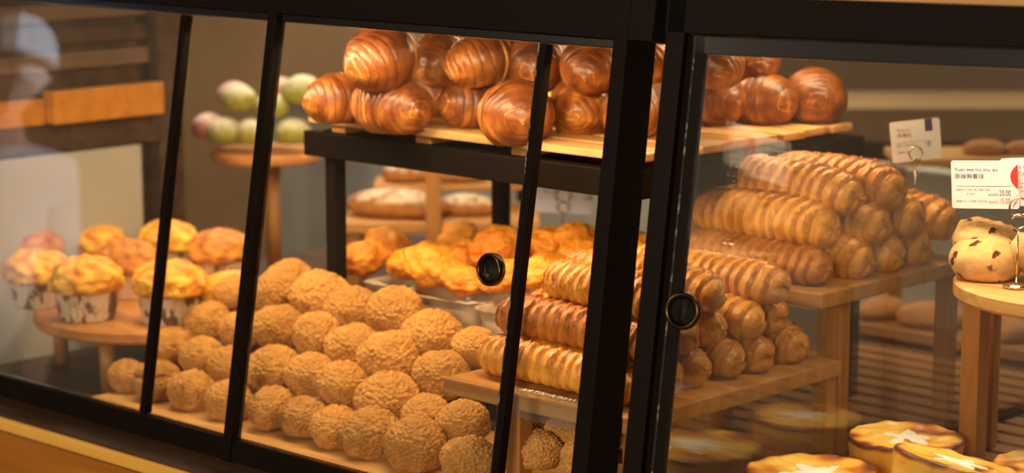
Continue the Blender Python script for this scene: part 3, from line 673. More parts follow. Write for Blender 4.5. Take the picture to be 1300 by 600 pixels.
add_hex(bm, [(-0.092, 0.0005, 0.0004), (0.078, 0.0005, 0.0004), (0.078, 0.03, 0.0004), (-0.092, 0.03, 0.0004)], [(-0.092, 0.0005, 0.0015), (0.078, 0.0005, 0.0015), (0.078, 0.03, 0.0015), (-0.092, 0.03, 0.0015)])
from_bm('strip', bm, 'acrylic', t)
text_mesh('lettering', 'ARTISHUSEWOIV', 0.0145, 'print_white', t, (-0.068, 0.011, 0.0022), (0, 0, 0.03), 0.95, space=1.08)

# ------------------------------------------------------------------ muffins
def muffin_fn(seed, flat=0.0):
    o = Vector((seed * 3.1, seed * 5.9, seed * 2.2))
    def fn(d):
        lump = noise.noise(d * 2.2 + o) * 0.10 + noise.noise(d * 5 + o) * 0.07
        ang = math.atan2(d.y, d.x); st = math.sin(ang * 7 + 4 * noise.noise(d * 1.5 + o) + d.z * 2)
        r = 1 + lump + 0.035 * st * (1 - abs(d.z) * 0.6)
        p = d * r; p.z *= 0.78
        if p.z < -0.30: p.z = -0.30 + (p.z + 0.30) * 0.25; p.x *= 0.93; p.y *= 0.93
        bake = 0.30 - 0.22 * st * (1 - 0.5 * max(0, d.z)) + 0.35 * noise.noise(d * 3.4 - o) + 0.16 * max(0, d.z) + (0.25 if d.z < -0.25 else 0)
        return p, max(0.0, min(1.0, bake))
    return fn
MUF = [ico_mesh('muffin top crust', 5, muffin_fn(i + 1), 'bake') for i in range(4)]
def cup_mesh():
    bm = bmesh.new(); n = 96; rb, rt, h = 0.0385, 0.0435, 0.040; prev = None
    rings = []
    for k in range(5):
        z = h * k / 4; r0 = rb + (rt - rb) * k / 4
        rings.append([bm.verts.new(((r0 + 0.0009 * math.sin(24 * 2 * PI * i / n)) * math.cos(2 * PI * i / n), (r0 + 0.0009 * math.sin(24 * 2 * PI * i / n)) * math.sin(2 * PI * i / n), z + (0.0015 * math.sin(9 * 2 * PI * i / n) if k == 4 else 0))) for i in range(n)])
    for a, b in zip(rings, rings[1:]):
        for i in range(n): bm.faces.new((a[i], a[(i + 1) % n], b[(i + 1) % n], b[i]))
    bm.faces.new(rings[0])
    inner = [bm.verts.new((v.co.x * 0.985, v.co.y * 0.985, v.co.z)) for v in rings[-1]]
    bot = [bm.verts.new((v.co.x * 0.98, v.co.y * 0.98, 0.02)) for v in rings[0]]
    for a, b in ((rings[-1], inner), (inner, bot)):
        for i in range(n): bm.faces.new((a[i], a[(i + 1) % n], b[(i + 1) % n], b[i]))
    bm.faces.new(bot)
    bmesh.ops.recalc_face_normals(bm, faces=list(bm.faces)); me = bpy.data.meshes.new('paper cup'); bm.to_mesh(me); bm.free(); return me
CUP = cup_mesh()
muf = [
 (105, 409, 'muffin', 1.06, 'yellow muffin in a printed paper cup at the front middle of the stand'),
 (40, 393, 'muffin', 1.00, 'yellow muffin in a printed cup at the left front of the stand'),
 (212, 414, 'muffin', 1.06, 'yellow muffin in a printed cup just behind the leftmost black bar'),
 (157, 380, 'muffin_brown', 1.02, 'brown sugared muffin between the two yellow front muffins and the black bar'),
 (38, 362, 'muffin_brown', 0.98, 'brown muffin at the far left behind the yellow one'),
 (118, 350, 'muffin', 0.92, 'golden muffin at the back, second from the left of the rear muffins'),
 (210, 350, 'muffin', 0.98, 'muffin at the back of the stand, behind the leftmost black bar'),
 (276, 364, 'muffin_brown', 1.00, 'brown topped muffin at the back right of the stand'),
]
for i, (px, py, mt, s, lab) in enumerate(muf):
    p = at_z(px, py, MZ + 0.001)
    # the pixel marks the cup's near rim at the board: step back by its radius along the floor
    back = Vector((FW.x, FW.y, 0)).normalized() * 0.038
    p = Vector((p.x, p.y, MZ + 0.001)) + back
    t = thing('muffin', lab, 'muffin', p, random.uniform(0, 6), 'muffins on the round stand')
    t.scale = (s, s, s)
    place('paper_cup', CUP, 'paper_cup', (0, 0, 0), parent=t)
    o = bpy.data.objects.new('muffin_top', MUF[i % 4].copy()); COL.objects.link(o); o.data.materials.append(M[mt]); o.parent = t; o.location = (0, 0, 0.052); o.scale = (0.0515, 0.0515, 0.044)
yb = at_z(296, 372, MZ + 0.03)
def bun_fn(seed):
    o = Vector((seed, seed * 2, seed * 3))
    def fn(d):
        p = d * (1 + 0.04 * noise.noise(d * 1.6 + o)); p.z *= 0.72
        if p.z < -0.45: p.z = -0.45
        return p, 0.0
    return fn
BUN = [ico_mesh('smooth bun crust', 4, bun_fn(i + 1), 'bake') for i in range(3)]
o = place('yellow_bun', BUN[0], 'bun_yellow', (yb.x, yb.y, MZ + 0.026), (0, 0, 0.8), (0.058, 0.048, 0.052)); tag(o, 'smooth bright yellow bun on the stand behind the highest puffs', 'bun')

# ------------------------------------------------------------------ green and pink dusted buns
gb = [(285, 168, 'bun_green', 0, 'yellow green dusted bun at lower left, beside the pink bun'), (318, 170, 'bun_green', 0, 'olive green dusted bun in the middle of the lower row'),
      (372, 169, 'bun_green', 0, 'green dusted bun in the lower row beside the black shelf'), (266, 162, 'bun_pink', 0, 'pink dusted bun at the far left of the pile'),
      (303, 127, 'bun_green', 1, 'green dusted bun at upper left in front of the pink one'), (345, 137, 'bun_green', 1, 'olive green bun in the upper row behind the black bar'),
      (384, 117, 'bun_green', 1, 'large white dusted green bun at upper right of the pile'), (298, 122, 'bun_pink', 2, 'pink dusted bun on top at left, behind the green one'), (354, 116, 'bun_pink', 2, 'pink dusted bun on top, behind the black bar')]
for i, (px, py, mt, lay, lab) in enumerate(gb):
    d = 3.965 if lay == 0 else 3.985
    if mt == 'bun_pink': d += 0.055
    p = at_d(px, py, d)
    r = 0.0325 + (0.005 if px == 384 else 0)
    me = BUN[i % 3].copy(); me.materials.clear(); o = place('dusted_bun', me, mt, p, (0, 0, random.uniform(0, 6)), (r, r, r * 1.12)); tag(o, lab, 'bun', 'dusted buns on the pedestal')

# ------------------------------------------------------------------ savory breads in lined trays
def savory_fn(seed):
    o = Vector((seed * 2.9, seed * 4.7, seed * 1.3))
    def fn(d):
        n1 = noise.noise(d * 1.8 + o) * 0.20 + noise.noise(d * 3.6 + o) * 0.08 + noise.noise(d * 9 + o) * 0.02
        p = d * (1 + n1); p.z *= 0.8
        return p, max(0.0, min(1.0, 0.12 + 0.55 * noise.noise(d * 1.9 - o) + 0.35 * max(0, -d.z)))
    return fn
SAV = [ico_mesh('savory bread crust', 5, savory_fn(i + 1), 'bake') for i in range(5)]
t = thing('wooden_riser', 'low wooden riser behind the puffs carrying the foil lined trays', 'riser', (-0.135, 0.42, FL))
box('board', -0.225, 0.215, -0.09, 0.09, 0.083, 0.098, 'wood_board', t, 0.002)
for lx in (-0.205, 0.19):
    for ly in (-0.075, 0.075): box('leg', lx - 0.012, lx + 0.012, ly - 0.012, ly + 0.012, 0.001, 0.083, 'wood_leg', t, 0.001)
PZ = FL + 0.098
def pan_mesh(w, dp, h, seed):
    o = Vector((seed, seed * 3, 0)); nu = 80; rings = []
    def rim(t, k):
        # rounded rectangle
        a = 2 * PI * t; c, s = math.cos(a), math.sin(a); e = 0.22
        x = math.copysign(abs(c) ** e, c); y = math.copysign(abs(s) ** e, s)
        fl = 0.84 + 0.16 * k
        return Vector((x * w / 2 * fl, y * dp / 2 * fl, h * k))
    vs, fs = [], []
    lv = [0, 0.3, 0.6, 0.85, 1.0, 1.06]
    for side in (0, 1):
        for k in lv:
            for i in range(nu):
                p = rim(i / nu, k)
                if k >= 0.85: p.z += 0.004 * noise.noise(Vector((p.x * 60, p.y * 60, seed))) * (1 if k < 1 else 1.6)
                p += Vector((p.x, p.y, 0)).normalized() * (0.0022 * noise.noise(Vector((p.x * 70, p.y * 70, p.z * 30 + seed))) + (0.004 if k > 1.01 else 0) - (0.0012 if side else 0))
                if k > 1.01: p.z = h * 1.0 + 0.003 * noise.noise(Vector((p.x * 60, p.y * 60, seed)))
                if side and k == 0: p.z += 0.002
                vs.append(p)
    m = len(lv)
    for side in (0, 1):
        for k in range(m - 1):
            for i in range(nu):
                a = (side * m + k) * nu + i; b = (side * m + k) * nu + (i + 1) % nu
                f = (a, b, b + nu, a + nu); fs.append(f if not side else tuple(reversed(f)))
    for i in range(nu):
        a = (m - 1) * nu + i; b = (m - 1) * nu + (i + 1) % nu; fs.append((a, b, b + m * nu, a + m * nu))
    fs.append(tuple(range(nu - 1, -1, -1))); fs.append(tuple(m * nu + i for i in range(nu)))
    me = bpy.data.meshes.new('lined tray'); me.from_pydata([tuple(v) for v in vs], [], fs); me.update(); return me
pans = [(-0.318, 0.425, 0.075, 'foil lined tray at the left, half hidden by the top puffs'), (-0.195, 0.410, 0.155, 'foil lined tray in the middle of the three behind the puffs'), (-0.022, 0.400, 0.17, 'foil lined tray at the right, behind the round finger pull')]
for i, (x, y, w_, lab) in enumerate(pans):
    o = link('foil_tray', pan_mesh(w_, 0.15, 0.068, i + 1.0), 'foil', None); o.location = (x, y, PZ + 0.0005); o.rotation_euler = (0, 0, 0.0); tag(o, lab, 'tray', 'foil trays of savory bread')
sav = [(460, 328, 0.40, 27, 'orange glazed bread at the left end of the foil trays'), (492, 312, 0.44, 27, 'orange bread raised at the back of the left foil tray'),
       (515, 336, 0.39, 24, 'orange bread in front, over the joint of the left two trays'), (552, 336, 0.40, 34, 'large knobbly orange bread in the middle tray'),
       (590, 328, 0.44, 28, 'orange bread behind the largest one in the middle tray'), (588, 356, 0.375, 24, 'orange bread low in front, left of the finger pull'),
       (633, 314, 0.44, 32, 'orange bread above the finger pull'), (640, 350, 0.38, 28, 'orange bread behind the finger pull'),
       (690, 342, 0.41, 28, 'reddish glazed bread just right of the sliding door edge'), (697, 309, 0.50, 26, 'orange bread at the back, left of two behind the card'),
       (728, 301, 0.52, 24, 'orange bread at the back, right below the hanging price card'), (735, 325, 0.46, 30, 'rounded orange bread beside the corner post'),
       (582, 303, 0.56, 26, 'brown orange bread farthest back, behind the wooden post'), (812, 318, 0.54, 30, 'orange bread glimpsed between the corner post and right frame'),
       (676, 316, 0.53, 24, 'shaded orange bread at the back beside the sliding door edge')]
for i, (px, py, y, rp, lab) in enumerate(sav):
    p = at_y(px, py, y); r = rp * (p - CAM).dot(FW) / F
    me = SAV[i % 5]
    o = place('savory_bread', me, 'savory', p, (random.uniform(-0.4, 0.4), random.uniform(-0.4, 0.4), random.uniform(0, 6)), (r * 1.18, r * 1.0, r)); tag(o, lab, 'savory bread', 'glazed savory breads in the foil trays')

# ------------------------------------------------------------------ floured loaves in the background
def loaf_fn(seed, el):
    o = Vector((seed * 2.1, seed, seed * 3.3))
    def fn(d):
        p = d * (1 + 0.05 * noise.noise(d * 2 + o)); p.x *= el; p.z *= 0.62
        if p.z < -0.3: p.z = -0.3 + (p.z + 0.3) * 0.2
        return p, 0.0
    return fn
LF = [ico_mesh('loaf crust', 4, loaf_fn(i + 1, 1.9 if i == 0 else 1.45), 'bake') for i in range(3)]
lb = at_d(560, 272, 3.95); LZ = lb.z
def flour_loaf(name, me, p, r, rz, lab, grp):
    """crust with a floured cap as its own part"""
    t = thing(name, lab, 'loaf', p, rz, grp)
    b = place('crust', me, 'loaf_side', (0, 0, 0.0), parent=t, scale=(r, r, r))
    bm = bmesh.new(); bm.from_mesh(me)
    bmesh.ops.delete(bm, geom=[v for v in bm.verts if v.co.z < 0.16 + 0.10 * noise.noise(v.co * 3)], context='VERTS')
    for v in bm.verts: v.co *= 1.015
    c = from_bm('flour_cap', bm, 'flour', t, True); c.scale = (r, r, r)
    sd = c.modifiers.new('thick', 'SOLIDIFY'); sd.thickness = 0.03
    return t
t = thing('loaf_rack', 'brown wooden rack behind the black shelf with floured loaves on it', 'rack', (lb.x, lb.y, FL), math.radians(43))
box('shelf', -0.165, 0.17, -0.09, 0.14, LZ - FL - 0.018, LZ - FL, 'wood_board', t, 0.002)
for lx in (-0.15, 0.155):
    for ly in (-0.07, 0.12): box('leg', lx - 0.011, lx + 0.011, ly - 0.011, ly + 0.011, 0.001, LZ - FL - 0.018, 'wood_leg', t, 0.001)
box('upright', -0.022, 0.004, -0.122, -0.096, 0.001, 0.48, 'wood_leg', t, 0.002)
box('upper_shelf', -0.12, 0.165, 0.045, 0.14, LZ - FL + 0.036, LZ - FL + 0.046, 'wood_board', t, 0.002)
for lx in (-0.11, 0.155): box('bracket', lx - 0.008, lx + 0.008, 0.10, 0.12, LZ - FL, LZ - FL + 0.036, "wood_leg", t, 0.001)
def Lp(px, py, d, up, r):
    p = at_d(px, py, d); p.z = LZ + (0.0462 if up else 0.0002) + r * 0.365; return p
rm = math.radians(43)
flour_loaf('floured_loaf', LF[0], Lp(505, 250, 3.93, 0, 0.048), 0.048, rm - 0.25, 'long floured loaf on the rack left of the wooden post', 'floured loaves on the rack')
flour_loaf('floured_loaf', LF[1], Lp(520, 226, 4.03, 1, 0.034), 0.034, rm, 'floured loaf of the upper shelf, left of the wooden post', 'floured loaves on the rack')
flour_loaf('floured_loaf', LF[1], Lp(585, 228, 4.03, 1, 0.034), 0.034, rm + 0.3, 'floured loaf of the upper shelf, right of the wooden post', 'floured loaves on the rack')
flour_loaf('floured_loaf', LF[2], Lp(592, 258, 3.95, 0, 0.036), 0.036, rm, 'floured loaf lying lower, right of the wooden post', 'floured loaves on the rack')
flour_loaf('floured_loaf', LF[2], Lp(662, 242, 4.03, 1, 0.034), 0.034, rm, 'floured loaf beside the sliding door edge under the black shelf', 'floured loaves on the rack')

# ------------------------------------------------------------------ raisin buns, cards, tarts in the corner case
def raisin(seed):
    o = Vector((seed * 1.7, seed * 3.1, seed))
    def low(d):
        p = d * (1 + 0.05 * noise.noise(d * 1.7 + o)); p.z *= 0.74
        if p.z < -0.52: p.z = -0.52 + (p.z + 0.52) * 0.1
        return p, 0
    def up(d):
        tear = noise.noise(d * 3 + o) * 0.10 + noise.noise(d * 9 + o) * 0.05
        p = d * (1 + 0.04 * noise.noise(d * 2 - o) + tear * sm(0.2, 0.6, d.z)); p.z *= 0.70
        if p.z > 0.52: p.z = 0.52 + 0.25 * (p.z - 0.52) + tear * 0.5
        return p, 0
    return ico_mesh('raisin bun crust', 5, low, 'bake'), ico_mesh('raisin bun cap', 5, up, 'bake')
RB = raisin(3)
def raisin_bun(p, s, rz, lab):
    t = thing('raisin_bun', lab, 'bun', p, rz, 'raisin buns on the round stand'); t.scale = (s, s, s)
    place('bun', RB[0], 'spotted', (0, 0, 0.0232), parent=t, scale=(0.0455, 0.0445, 0.044))
    place('torn_cap', RB[1], 'spotted', (0.003, 0.022, 0.041), (0.18, 0.05, 0.7), (0.043, 0.040, 0.042), parent=t)
p = at_d(1252, 348, 2.76); raisin_bun((p.x, p.y, RZ + 0.0005), 1.0, math.radians(43), 'speckled raisin bun with torn top at the left edge of the round stand')
p = at_d(1341, 344, 2.74); raisin_bun((p.x, p.y, RZ + 0.0005), 0.96, math.radians(43) + 2.2, 'speckled raisin bun cut off by the right edge, behind the wire clip')

def card_holder(p, h, yaw, lab, ring=0.0105):
    t = thing('card_holder', lab, 'card clip', p, yaw)
    lathe('foot', [(0, 0.0005), (0.016, 0.0005), (0.016, 0.003), (0.004, 0.006), (0, 0.006)], 'wire', t, 32)
    bm = bmesh.new(); pts = [(0, 0, 0.004), (0, 0, h * 0.5), (0, 0, h)]
    add_tube(bm, pts, 0.0011, 8); from_bm('stem', bm, 'wire', t, True)
    for k, (zz, rr, yo) in enumerate(((h + ring * 0.8, ring * 0.8, -0.0016), (h + ring * 2.4, ring * 1.05, 0.0016))):
        bm = bmesh.new(); add_tube(bm, [(rr * math.cos(2 * PI * i / 28), yo, zz + rr * math.sin(2 * PI * i / 28)) for i in range(28)], 0.0012, 8, True); from_bm('wire_loop', bm, 'wire', t, True)
    return t
def card(p, yaw, roll, w, h, lab, lines, detail=True, red=None, badge=False):
    t = thing('price_card', lab, 'price card', p, yaw); t.rotation_euler = (0, roll, yaw)
    bm = bmesh.new(); add_box(bm, 0, w, -0.0004, 0.0004, 0, h)
    vs = [e for e in bm.edges if abs(e.verts[0].co.x - e.verts[1].co.x) < 1e-6 and abs(e.verts[0].co.z - e.verts[1].co.z) < 1e-6]
    bmesh.ops.bevel(bm, geom=vs, offset=0.0015, segments=3, affect='EDGES'); from_bm('card', bm, 'card', t)
    for body, x, z, sz, mt, sx in lines:
        text_mesh('lettering', body, sz, mt, t, (x * w / 0.0725, -0.0007, z), (PI / 2, 0, 0), sx * w / 0.0725)
    bm = bmesh.new(); add_box(bm, w * 0.08, w * 0.90, -0.0007, -0.0005, h * 0.465, h * 0.472); from_bm('rule', bm, 'ink_grey', t)
    if red:
        bm = bmesh.new()
        for c0, c1 in red:
            n = 14; arc = []
            for i in range(n + 1):
                q = i / n; arc.append((w - 0.0003 - 0.0095 * c1 * math.sin(q * PI) ** 0.8, c0 + (q - 0.5) * 0.030 * c1))
            arc = [a for a in arc if 0 < a[1] < h]
            vs = [bm.verts.new((x, -0.0007, z)) for x, z in arc]
            if len(vs) > 2: bm.faces.new(vs)
        from_bm('red_mark', bm, 'red', t)
    if badge:
        bm = bmesh.new(); add_box(bm, w * 0.70, w * 0.85, -0.0007, -0.0005, h * 0.70, h); from_bm('badge', bm, 'ink', t)
    return t
yc = math.radians(43.3); yd = A2
p = at_d(1209, 264, 2.745)
price_lines = [('Yuan wei ma shu qiu', 0.0035, 0.0452, 0.0062, 'ink', 0.92), ('原味麻薯球', 0.0035, 0.0365, 0.0068, 'ink', 0.95),
               ('主要成分: 小麦粉, 糖, 木薯粉, 鸡蛋', 0.0045, 0.0218, 0.0026, 'ink_grey', 0.95), ('水, 奶粉', 0.016, 0.0168, 0.0026, 'ink_grey', 1), ('保质期一天  小小橱窗  产地: 现烤', 0.0045, 0.0078, 0.0026, 'ink_grey', 0.9),
               ('20.00', 0.0515, 0.0155, 0.0105, 'ink', 0.55), ('元', 0.0690, 0.0152, 0.0026, 'ink', 1), ('15.00', 0.0515, 0.0062, 0.0098, 'ink_red', 0.55), ('元', 0.0690, 0.0062, 0.0026, 'ink_red', 1),
               ('会员价', 0.0395, 0.0155, 0.0036, 'ink', 0.8), ('¥', 0.0480, 0.0155, 0.0038, 'ink', 1), ('活动价', 0.0395, 0.0065, 0.0036, 'ink_red', 0.8), ('¥', 0.0480, 0.0065, 0.0038, 'ink_red', 1)]
card(p, yd, math.radians(-3.6), 0.082, 0.058, 'white price card with red arc reading 20.00 and 15.00, left of the pair', price_lines, True, [(0.0385, 1.0), (0.001, 0.75)])
p = at_d(1274, 262, 2.725)
card(p, yd, math.radians(-6.0), 0.082, 0.058, 'white price card cut off by the right edge, behind the wire loops', 
     [('Qiao ke li ma shu qiu', 0.0035, 0.0452, 0.0062, 'ink', 0.92), ('巧克力麻薯球', 0.0035, 0.0365, 0.0068, 'ink_grey', 0.95), ('主要成分: 小麦粉', 0.0045, 0.0218, 0.0026, 'ink_grey', 0.95), ('水, 奶粉', 0.016, 0.0168, 0.0026, 'ink_grey', 1), ('保质期一天', 0.0045, 0.0078, 0.0026, 'ink_grey', 0.9),
      ('20.00', 0.0515, 0.0155, 0.0105, 'ink', 0.55), ('15.00', 0.0515, 0.0062, 0.0098, 'ink_red', 0.55)], True, [(0.0385, 1.0)])
p = at_d(1290, 362, 2.70); card_holder((p.x, p.y, RZ + 0.0005), (at_d(1290, 288, 2.70).z - RZ), yc, 'wire clip with two loops on the round stand holding price cards')
p = at_d(1133, 207, 3.10)
card(p, yc, math.radians(-6), 0.068, 0.056, 'blurred white price card with dark badge standing behind the twisted rolls', [('Niu jiao', 0.010, 0.042, 0.006, 'ink_grey', 1), ('羊角包', 0.010, 0.034, 0.007, 'ink_grey', 1), ('18', 0.050, 0.018, 0.011, 'ink', 0.7), ('原料: 小麦粉, 黄油', 0.008, 0.021, 0.0035, 'ink_grey', 1), ('保质期一天', 0.008, 0.012, 0.0035, 'ink_grey', 1)], True, None, True)
q = at_d(1162, 222, 3.09); card_holder((q.x, q.y, B2Z + 0.0005), at_d(1162, 214, 3.09).z - B2Z, yc, 'wire clip behind the twisted rolls holding the blurred card', 0.0085)
p = at_d(676, 268, 3.55)
card(p, yc, 0.06, 0.092, 0.050, 'blurred price card hanging under the black shelf near the corner post', [('Fa shi', 0.012, 0.030, 0.008, 'ink_grey', 1), ('18', 0.062, 0.022, 0.013, 'ink', 0.8)], True)
q = at_d(714, 300, 3.54); card_holder((q.x, q.y, FL + 0.0005), at_d(714, 268, 3.54).z - FL, yc, 'dark wire clip behind the savory breads holding the blurred card')

def tart_fn(seed, R=0.073, h=0.0505):
    o = Vector((seed * 3.3, seed * 1.1, seed * 2.6))
    def fn(u, v):
        th = 2 * PI * v; c, s = math.cos(th), math.sin(th)
        # profile: bottom centre -> wall -> rim -> top centre
        if u < 0.15: r, z = R * 0.90 * (u / 0.15), 0.0
        elif u < 0.45: k = (u - 0.15) / 0.30; r, z = R * (0.90 + 0.08 * k), h * 0.88 * k
        elif u < 0.58: k = (u - 0.45) / 0.13; r, z = R * (0.98 + 0.02 * math.sin(k * PI) - 0.05 * k), h * (0.88 + 0.12 * math.sin(k * PI / 2))
        else: k = (u - 0.58) / 0.42; r, z = R * 0.95 * (1 - k), h * (1.0 - 0.07 * math.sin(k * PI / 2) + 0.03 * k)
        w_ = 1 + 0.012 * noise.noise(Vector((c * 1.2, s * 1.2, z * 12)) + o); r *= w_
        pt = Vector((r * c, r * s, z)); pt.z += (0.0022 * noise.noise(pt * 60 + o) + 0.001 * noise.noise(Vector((c * 3, s * 3, 0)) + o)) * (1 if u > 0.4 else 0.3)
        rim = math.exp(-((u - 0.53) / 0.075) ** 2)
        bake = 0.22 + 0.66 * rim + 0.75 * noise.noise(pt * 34 + o) * (1 if u > 0.5 else 0.3) + (0.10 if u < 0.42 else 0) + 0.22 * max(0, noise.noise(Vector((c * 1.3, s * 1.3, 3)) + o)) * (1 if u > 0.45 else 0)
        return pt, max(0.0, bake)
    return fn
def star_mesh(h, seed, R=0.040):
    o = Vector((seed, 1, 2)); bm = bmesh.new(); n = 60; top, bot = [], []
    for i in range(n):
        a = 2 * PI * i / n; k = (a * 5 / (2 * PI)) % 1; tip = abs(2 * k - 1)
        r = R * (0.42 + 0.58 * tip ** 1.6) * (1 + 0.10 * noise.noise(Vector((math.cos(a) * 4, math.sin(a) * 4, seed)))); top.append(bm.verts.new((r * math.cos(a), r * math.sin(a), 0.0016))); bot.append(bm.verts.new((r * 1.04 * math.cos(a), r * 1.04 * math.sin(a), -0.006)))
    ct = bm.verts.new((0, 0, 0.003)); cb = bm.verts.new((0, 0, -0.006))
    for i in range(n):
        j = (i + 1) % n; bm.faces.new((top[i], top[j], ct)); bm.faces.new((bot[j], bot[i], cb)); bm.faces.new((bot[i], bot[j], top[j], top[i]))
    bmesh.ops.recalc_face_normals(bm, faces=list(bm.faces)); me = bpy.data.meshes.new('sugar star'); bm.to_mesh(me); bm.free(); return me
TH = 0.0505
tarts = [(1150, 553, 0.930, 0.0, 0.0, 1.0, 1, 'golden custard tart with sugar star, standing behind the other tarts'),
         (1205, 584, 0.958, -0.22, 0.10, 1.04, 2, 'tart with the clearest white sugar star, leaning on the one behind'),
         (1030, 597, 0.930, 0.0, 0.0, 1.10, 3, 'custard tart with browned edge and smeared star, leftmost in front'),
         (1338, 590, 0.935, 0.0, 0.0, 1.0, 4, 'custard tart at the right edge, only its side in view')]
for px, py, zt, rx, ry, s, sd, lab in tarts:
    p = at_z(px, py, zt)
    t = thing('custard_tart', lab, 'tart', (p.x, p.y, zt - TH * s * (1 if not rx else 1.0)), sd * 1.1, 'custard tarts in the corner case')
    t.rotation_euler = (rx, ry, 0); t.scale = (s, s, s)
    me = grid_mesh('tart crust', 90, 96, tart_fn(sd), 'bake'); b = place('tart_base', me, 'tart', (0, 0, 0.0005), (0, 0, sd * 1.7), parent=t)
    me.polygons.foreach_set('use_smooth', [True] * len(me.polygons))
    place('sugar_star', star_mesh(TH, sd), 'icing', (0.004, 0.0, TH * 0.952), (0, 0, sd * 0.9), parent=t)

# ------------------------------------------------------------------ background fittings
t = thing('wall_cabinet', 'wooden wall unit at far left with beige panel and an orange board', 'cabinet', (-0.98, 0.15, FL))
box('beige_panel', -0.012, 0.0, -0.05, 0.29, -FL + 0.0005, 0.300, 'beige', t)
box('lower_board', -0.05, -0.02, -0.05, 0.344, 0.300, 0.345, 'wood_dark', t)
box('orange_board', -0.03, 0.0, 0.12, 0.340, 0.348, 0.400, 'wood_orange', t)
box('orange_board', -0.05, -0.022, -0.05, 0.118, 0.347, 0.388, 'wood_orange', t)
box('back_board', -0.08, -0.055, -0.05, 0.344, -FL + 0.0005, 0.70, 'wood_dark', t)
for k, zz in enumerate((0.43, 0.470, 0.51, 0.555, 0.60)):
    box('upper_slat', -0.0545, -0.040, -0.05, 0.344, zz, zz + 0.026, 'wood_dark' if k % 2 else 'brown_slat', t)
box('side_panel', -0.078, -0.02, 0.345, 0.395, -FL + 0.0005, 0.70, 'wood_dark', t)
b0 = at_d(222, 200, 4.8); b1 = at_d(342, 200, 4.8)
t = thing('wood_screen', 'tall plain brown wooden screen behind the green bun pedestal', 'screen', ((b0.x + b1.x) / 2, (b0.y + b1.y) / 2, 0.0), rm)
L_ = (b1 - b0).length
box('panel', -L_ / 2, L_ / 2, 0, 0.02, 0.02, 2.2, 'brown_panel', t)
box('foot', -L_ / 2, L_ / 2, -0.08, 0.1, 0.0, 0.02, 'wood_dark', t)
t = thing('low_partition', 'low pale grey partition running behind the display cases', 'partition', (-0.1, 1.62, 0.0))
box('panel', -2.2, 1.9, 0, 0.025, 0.0, 1.065, 'grey_panel', t)
box('cap_rail', -2.2, 1.9, -0.01, 0.035, 1.065, 1.075, 'grey_panel', t)
t = thing('wood_screen', 'wide brown wooden screen far behind the croissants', 'screen', (-2.1, 2.75, 0.0), 0.35)
box('panel', -1.7, 2.3, 0, 0.03, 0.02, 2.4, 'brown_panel', t)
box('foot', -1.7, 2.3, -0.1, 0.13, 0.0, 0.02, 'wood_dark', t)

t = thing('background_rack', 'brown wooden rack blurred in the far right background', 'rack', at_d(1200, 170, 4.4), rm)
t.location.z = 0.0
zr = at_d(1200, 165, 4.4).z
box('shelf', -0.5, 0.9, -0.02, 0.30, zr - 0.02, zr + 0.045, 'brown_panel', t, 0.003)
box('back', -0.5, 0.9, 0.30, 0.32, 0.0, zr + 0.40, 'brown_wall', t, 0.003)
for lx in (-0.46, 0.86): box('post', lx - 0.03, lx + 0.03, 0.0, 0.06, 0.0, zr - 0.02, 'wood_dark', t, 0.002)
t = thing('low_stand', 'low wooden stand with yellow loaves behind the slatted floor', 'stand', (0.16, 1.16, FL))
sz = at_d(1165, 412, 3.58).z - FL
box('board', -0.20, 0.20, -0.07, 0.07, sz - 0.016, sz, 'wood_slat', t, 0.002)
for lx in (-0.18, 0.17):
    for ly in (-0.055, 0.05): box('leg', lx - 0.01, lx + 0.01, ly - 0.01, ly + 0.01, 0.0145, sz - 0.016, 'wood_leg', t, 0.001)
for i, (px, py, r, mt, lab) in enumerate([(1185, 392, 0.040, 'loaf_yellow', 'blurred yellow loaf left of the round stand legs'), (1120, 396, 0.034, 'loaf_yellow', 'blurred small loaf beside the black shelf post, behind the roll boards'), (1275, 408, 0.038, 'loaf_yellow', 'blurred loaf between the round stand legs and the right edge')]):
    p = at_y(px, py, 1.16)
    o = place('yellow_loaf', LF[1 + i % 2].copy(), mt, (p.x, 1.16, FL + sz + r * 0.34), (0, 0, 0.5 + i), (r, r, r)); tag(o, lab, 'loaf')

hb = at_d(1262, 200, 3.75)
t = thing('bread_shelf', 'pale wooden shelf on posts, blurred behind the price cards at the upper right', 'shelf', (hb.x, hb.y, 0), rm)
box('board', -0.16, 0.22, -0.02, 0.14, hb.z - 0.014, hb.z, 'wood_light', t, 0.002)
for lx in (-0.14, 0.20): box('post', lx - 0.012, lx + 0.012, 0.10, 0.124, 0.0005, hb.z - 0.014, 'wood_leg', t, 0.001)
for px, r, lab in ((1250, 0.026, 'small orange loaf on the blurred shelf above the left price card'), (1300, 0.024, 'small orange loaf on the blurred shelf at the right edge')):
    p = at_d(px, 188, 3.79); o = place('orange_loaf', LF[1].copy(), 'savory', (p.x, p.y, hb.z + r * 0.34), (0, 0, rm), (r, r, r)); tag(o, lab, 'loaf')
